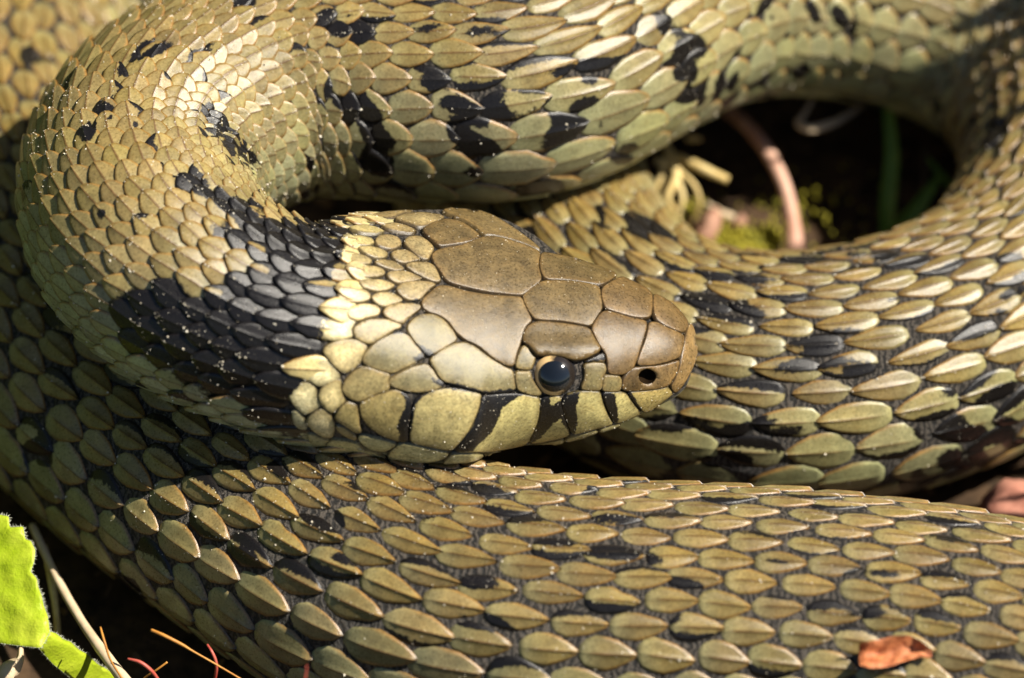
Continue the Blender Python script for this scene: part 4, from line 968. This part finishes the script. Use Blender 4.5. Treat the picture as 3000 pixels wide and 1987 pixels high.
# dry orange leaf scrap lying on the bottom coil -------------------------------------
def body_hit(px, py):
    r = BVH.ray_cast(CAMV, Vector(ray(px, py))); return np.array(r[0]), np.array(r[1])
def scrap():
    c, n = body_hit(2622, 1905)
    if n @ (CAM - c) < 0: n = -n
    e1 = RIGHT - n * (RIGHT @ n); e1 /= np.linalg.norm(e1); e2 = np.cross(n, e1)
    V = []; F = []; nx, ny = 18, 8
    for i in range(nx):
        u = i / (nx - 1) * 2 - 1
        for j in range(ny):
            v = j / (ny - 1) * 2 - 1
            wd_ = .40 * (1 - .75 * max(0, u) ** 1.5) * (1 - .25 * max(0, -u) ** 3) * (1 + .12 * mnoise.noise(Vector((u * 4, v, 2))))
            h = .18 + .10 * u * u + .34 * abs(v) ** 1.3 * (1 - .5 * u) + .22 * mnoise.noise(Vector((u * 3.4, v * 2.4, 5))) - .10 * max(0, -v) * (u + .3)
            V.append(c + e1 * u * 1.0 + e2 * (v * wd_ - .10 * u * u + .08 * math.sin(u * 3)) + n * h)
    k = nx * ny
    V += [p - n * .025 for p in V]
    for i in range(nx - 1):
        for j in range(ny - 1):
            a = i * ny + j; F.append((a, a + ny, a + ny + 1, a + 1)); F.append((a + k, a + 1 + k, a + ny + 1 + k, a + ny + k))
    return mesh_obj('dry_leaf_scrap', np.array(V), F, M_DRY)
tag(scrap(), 'crumpled orange scrap of dry leaf lying on the bottom coil', 'leaf scrap')
# reddish stone behind the right end of the bottom coil
def rock(px, py, z, rx, ry, rz):
    c = at(px, py, z); V = []; F = []; n, m = 16, 10
    for i in range(m + 1):
        a = math.pi * i / m
        for k in range(n):
            p = 2 * math.pi * k / n; d = np.array([math.sin(a) * math.cos(p), math.sin(a) * math.sin(p), math.cos(a)])
            V.append(c + d * np.array([rx, ry, rz]) * (1 + .35 * mnoise.noise(Vector(d * 1.8 + c))))
    for i in range(m):
        for k in range(n): q = (k + 1) % n; F.append((i * n + k, (i + 1) * n + k, (i + 1) * n + q, i * n + q))
    return mesh_obj('stone', np.array(V), F, plain('red_stone', (.30, .11, .07), (.48, .22, .15), .8, 1.2))
tag(rock(2990, 1505, .7, 1.3, 1.0, 1.0), 'pinkish red stone behind the end of the bottom coil', 'stone')

# pale grit scattered over the scales --------------------------------------------------
def grit():
    V = []; F = []
    vis = [b for b in SCALES if b[0] > 0]
    def add(p, n, r):
        b = len(V); q = rng.normal(size=3); a = np.cross(n, q); a /= np.linalg.norm(a); c = np.cross(n, a)
        s1, s2, s3 = rng.uniform(.5, 1.3, 3) * r
        V.extend([p + a * s1, p + c * s2, p - a * s1, p - c * s2, p + n * s3 * 1.2, p - n * s3])
        F.extend([(b, b + 1, b + 4), (b + 1, b + 2, b + 4), (b + 2, b + 3, b + 4), (b + 3, b, b + 4), (b + 1, b, b + 5), (b + 2, b + 1, b + 5), (b + 3, b + 2, b + 5), (b, b + 3, b + 5)])
    for vis_, Vv, c, bk, P0 in vis:
        d = mnoise.noise(Vector(P0) * .28) + .35 * mnoise.noise(Vector(P0) * .9)
        k = rng.poisson(max(2, 9 + 22 * d))
        G = Vv.reshape(NA, NB, 3)
        for _ in range(min(k, 48)):
            i = min(int(rng.beta(2.0, 1.2) * (NA - 2)) + 0, NA - 2); j = rng.integers(1, NB - 2); u, v = rng.random(2)
            p = (G[i, j] * (1 - u) + G[i + 1, j] * u) * (1 - v) + (G[i, j + 1] * (1 - u) + G[i + 1, j + 1] * u) * v
            n = np.cross(G[i + 1, j] - G[i, j], G[i, j + 1] - G[i, j]); n /= np.linalg.norm(n) + 1e-9
            if n @ (CAM - p) < 0: n = -n
            add(p, n, rng.choice([.009, .014, .019, .027, .042], p=[.32, .32, .22, .11, .03]))
    for Vv, fs in PLATES:
        for f in fs:
            if rng.random() < .07:
                p = Vv[list(f)].mean(0); n = np.cross(Vv[f[1]] - Vv[f[0]], Vv[f[2]] - Vv[f[0]]); n /= np.linalg.norm(n) + 1e-9
                if n @ (CAM - p) < 0: n = -n
                add(p, n, rng.choice([.009, .013, .02], p=[.5, .38, .12]))
    return mesh_obj('grit', np.array(V), F, M_DUST, smooth_shade=False)
tag(grit(), 'fine pale sand grains sprinkled over the scales', 'grit', kind='stuff')

# unseen herbs added to block sky light and bounce green ------------------------------------------------
M_HERB = plain('herb_green', (.085, .12, .02), (.16, .20, .045), .5, .4, trans=.3)
def added_undergrowth():
    V = []; F = []
    def stalk(x, y, h, w, lx, ly):
        d = rng.uniform(0, 6.28); e = np.array([math.cos(d), math.sin(d), 0]); b = len(V)
        for t in (0, .3, .6, .85, 1):
            p = np.array([x + lx * h * t * t, y + ly * h * t * t, h * t - .3]); q = w * (1 - t ** 3) + .02
            V.append(p - e * q); V.append(p + e * q)
        for i in range(4): F.append((b + 2 * i, b + 2 * i + 1, b + 2 * i + 3, b + 2 * i + 2))
    for _ in range(5200):
        a = rng.uniform(0, 2 * math.pi); r = rng.uniform(24, 44)
        x, y = r * math.cos(a), r * math.sin(a)
        h = rng.uniform(8, 30) * (r / 34)
        if y < -8: h = min(h, 10)
        if x > 0 and abs(y) < 14: h = min(h, .85 * (x - 14) * 1.25)
        stalk(x, y, h, rng.uniform(.5, 1.2), rng.normal(0, .12), rng.normal(0, .12))
    for _ in range(260):                      # unseen clump added to shade the bend of the snake
        stalk(rng.uniform(21, 25), rng.uniform(12, 21), rng.uniform(9, 15), rng.uniform(.4, .9), rng.normal(0, .08), rng.normal(0, .08))
    return mesh_obj('added_undergrowth', np.array(V), F, M_HERB)
tag(added_undergrowth(), 'unseen tall green herbs and grass added around the snake to cut sky light', 'grass', kind='stuff')
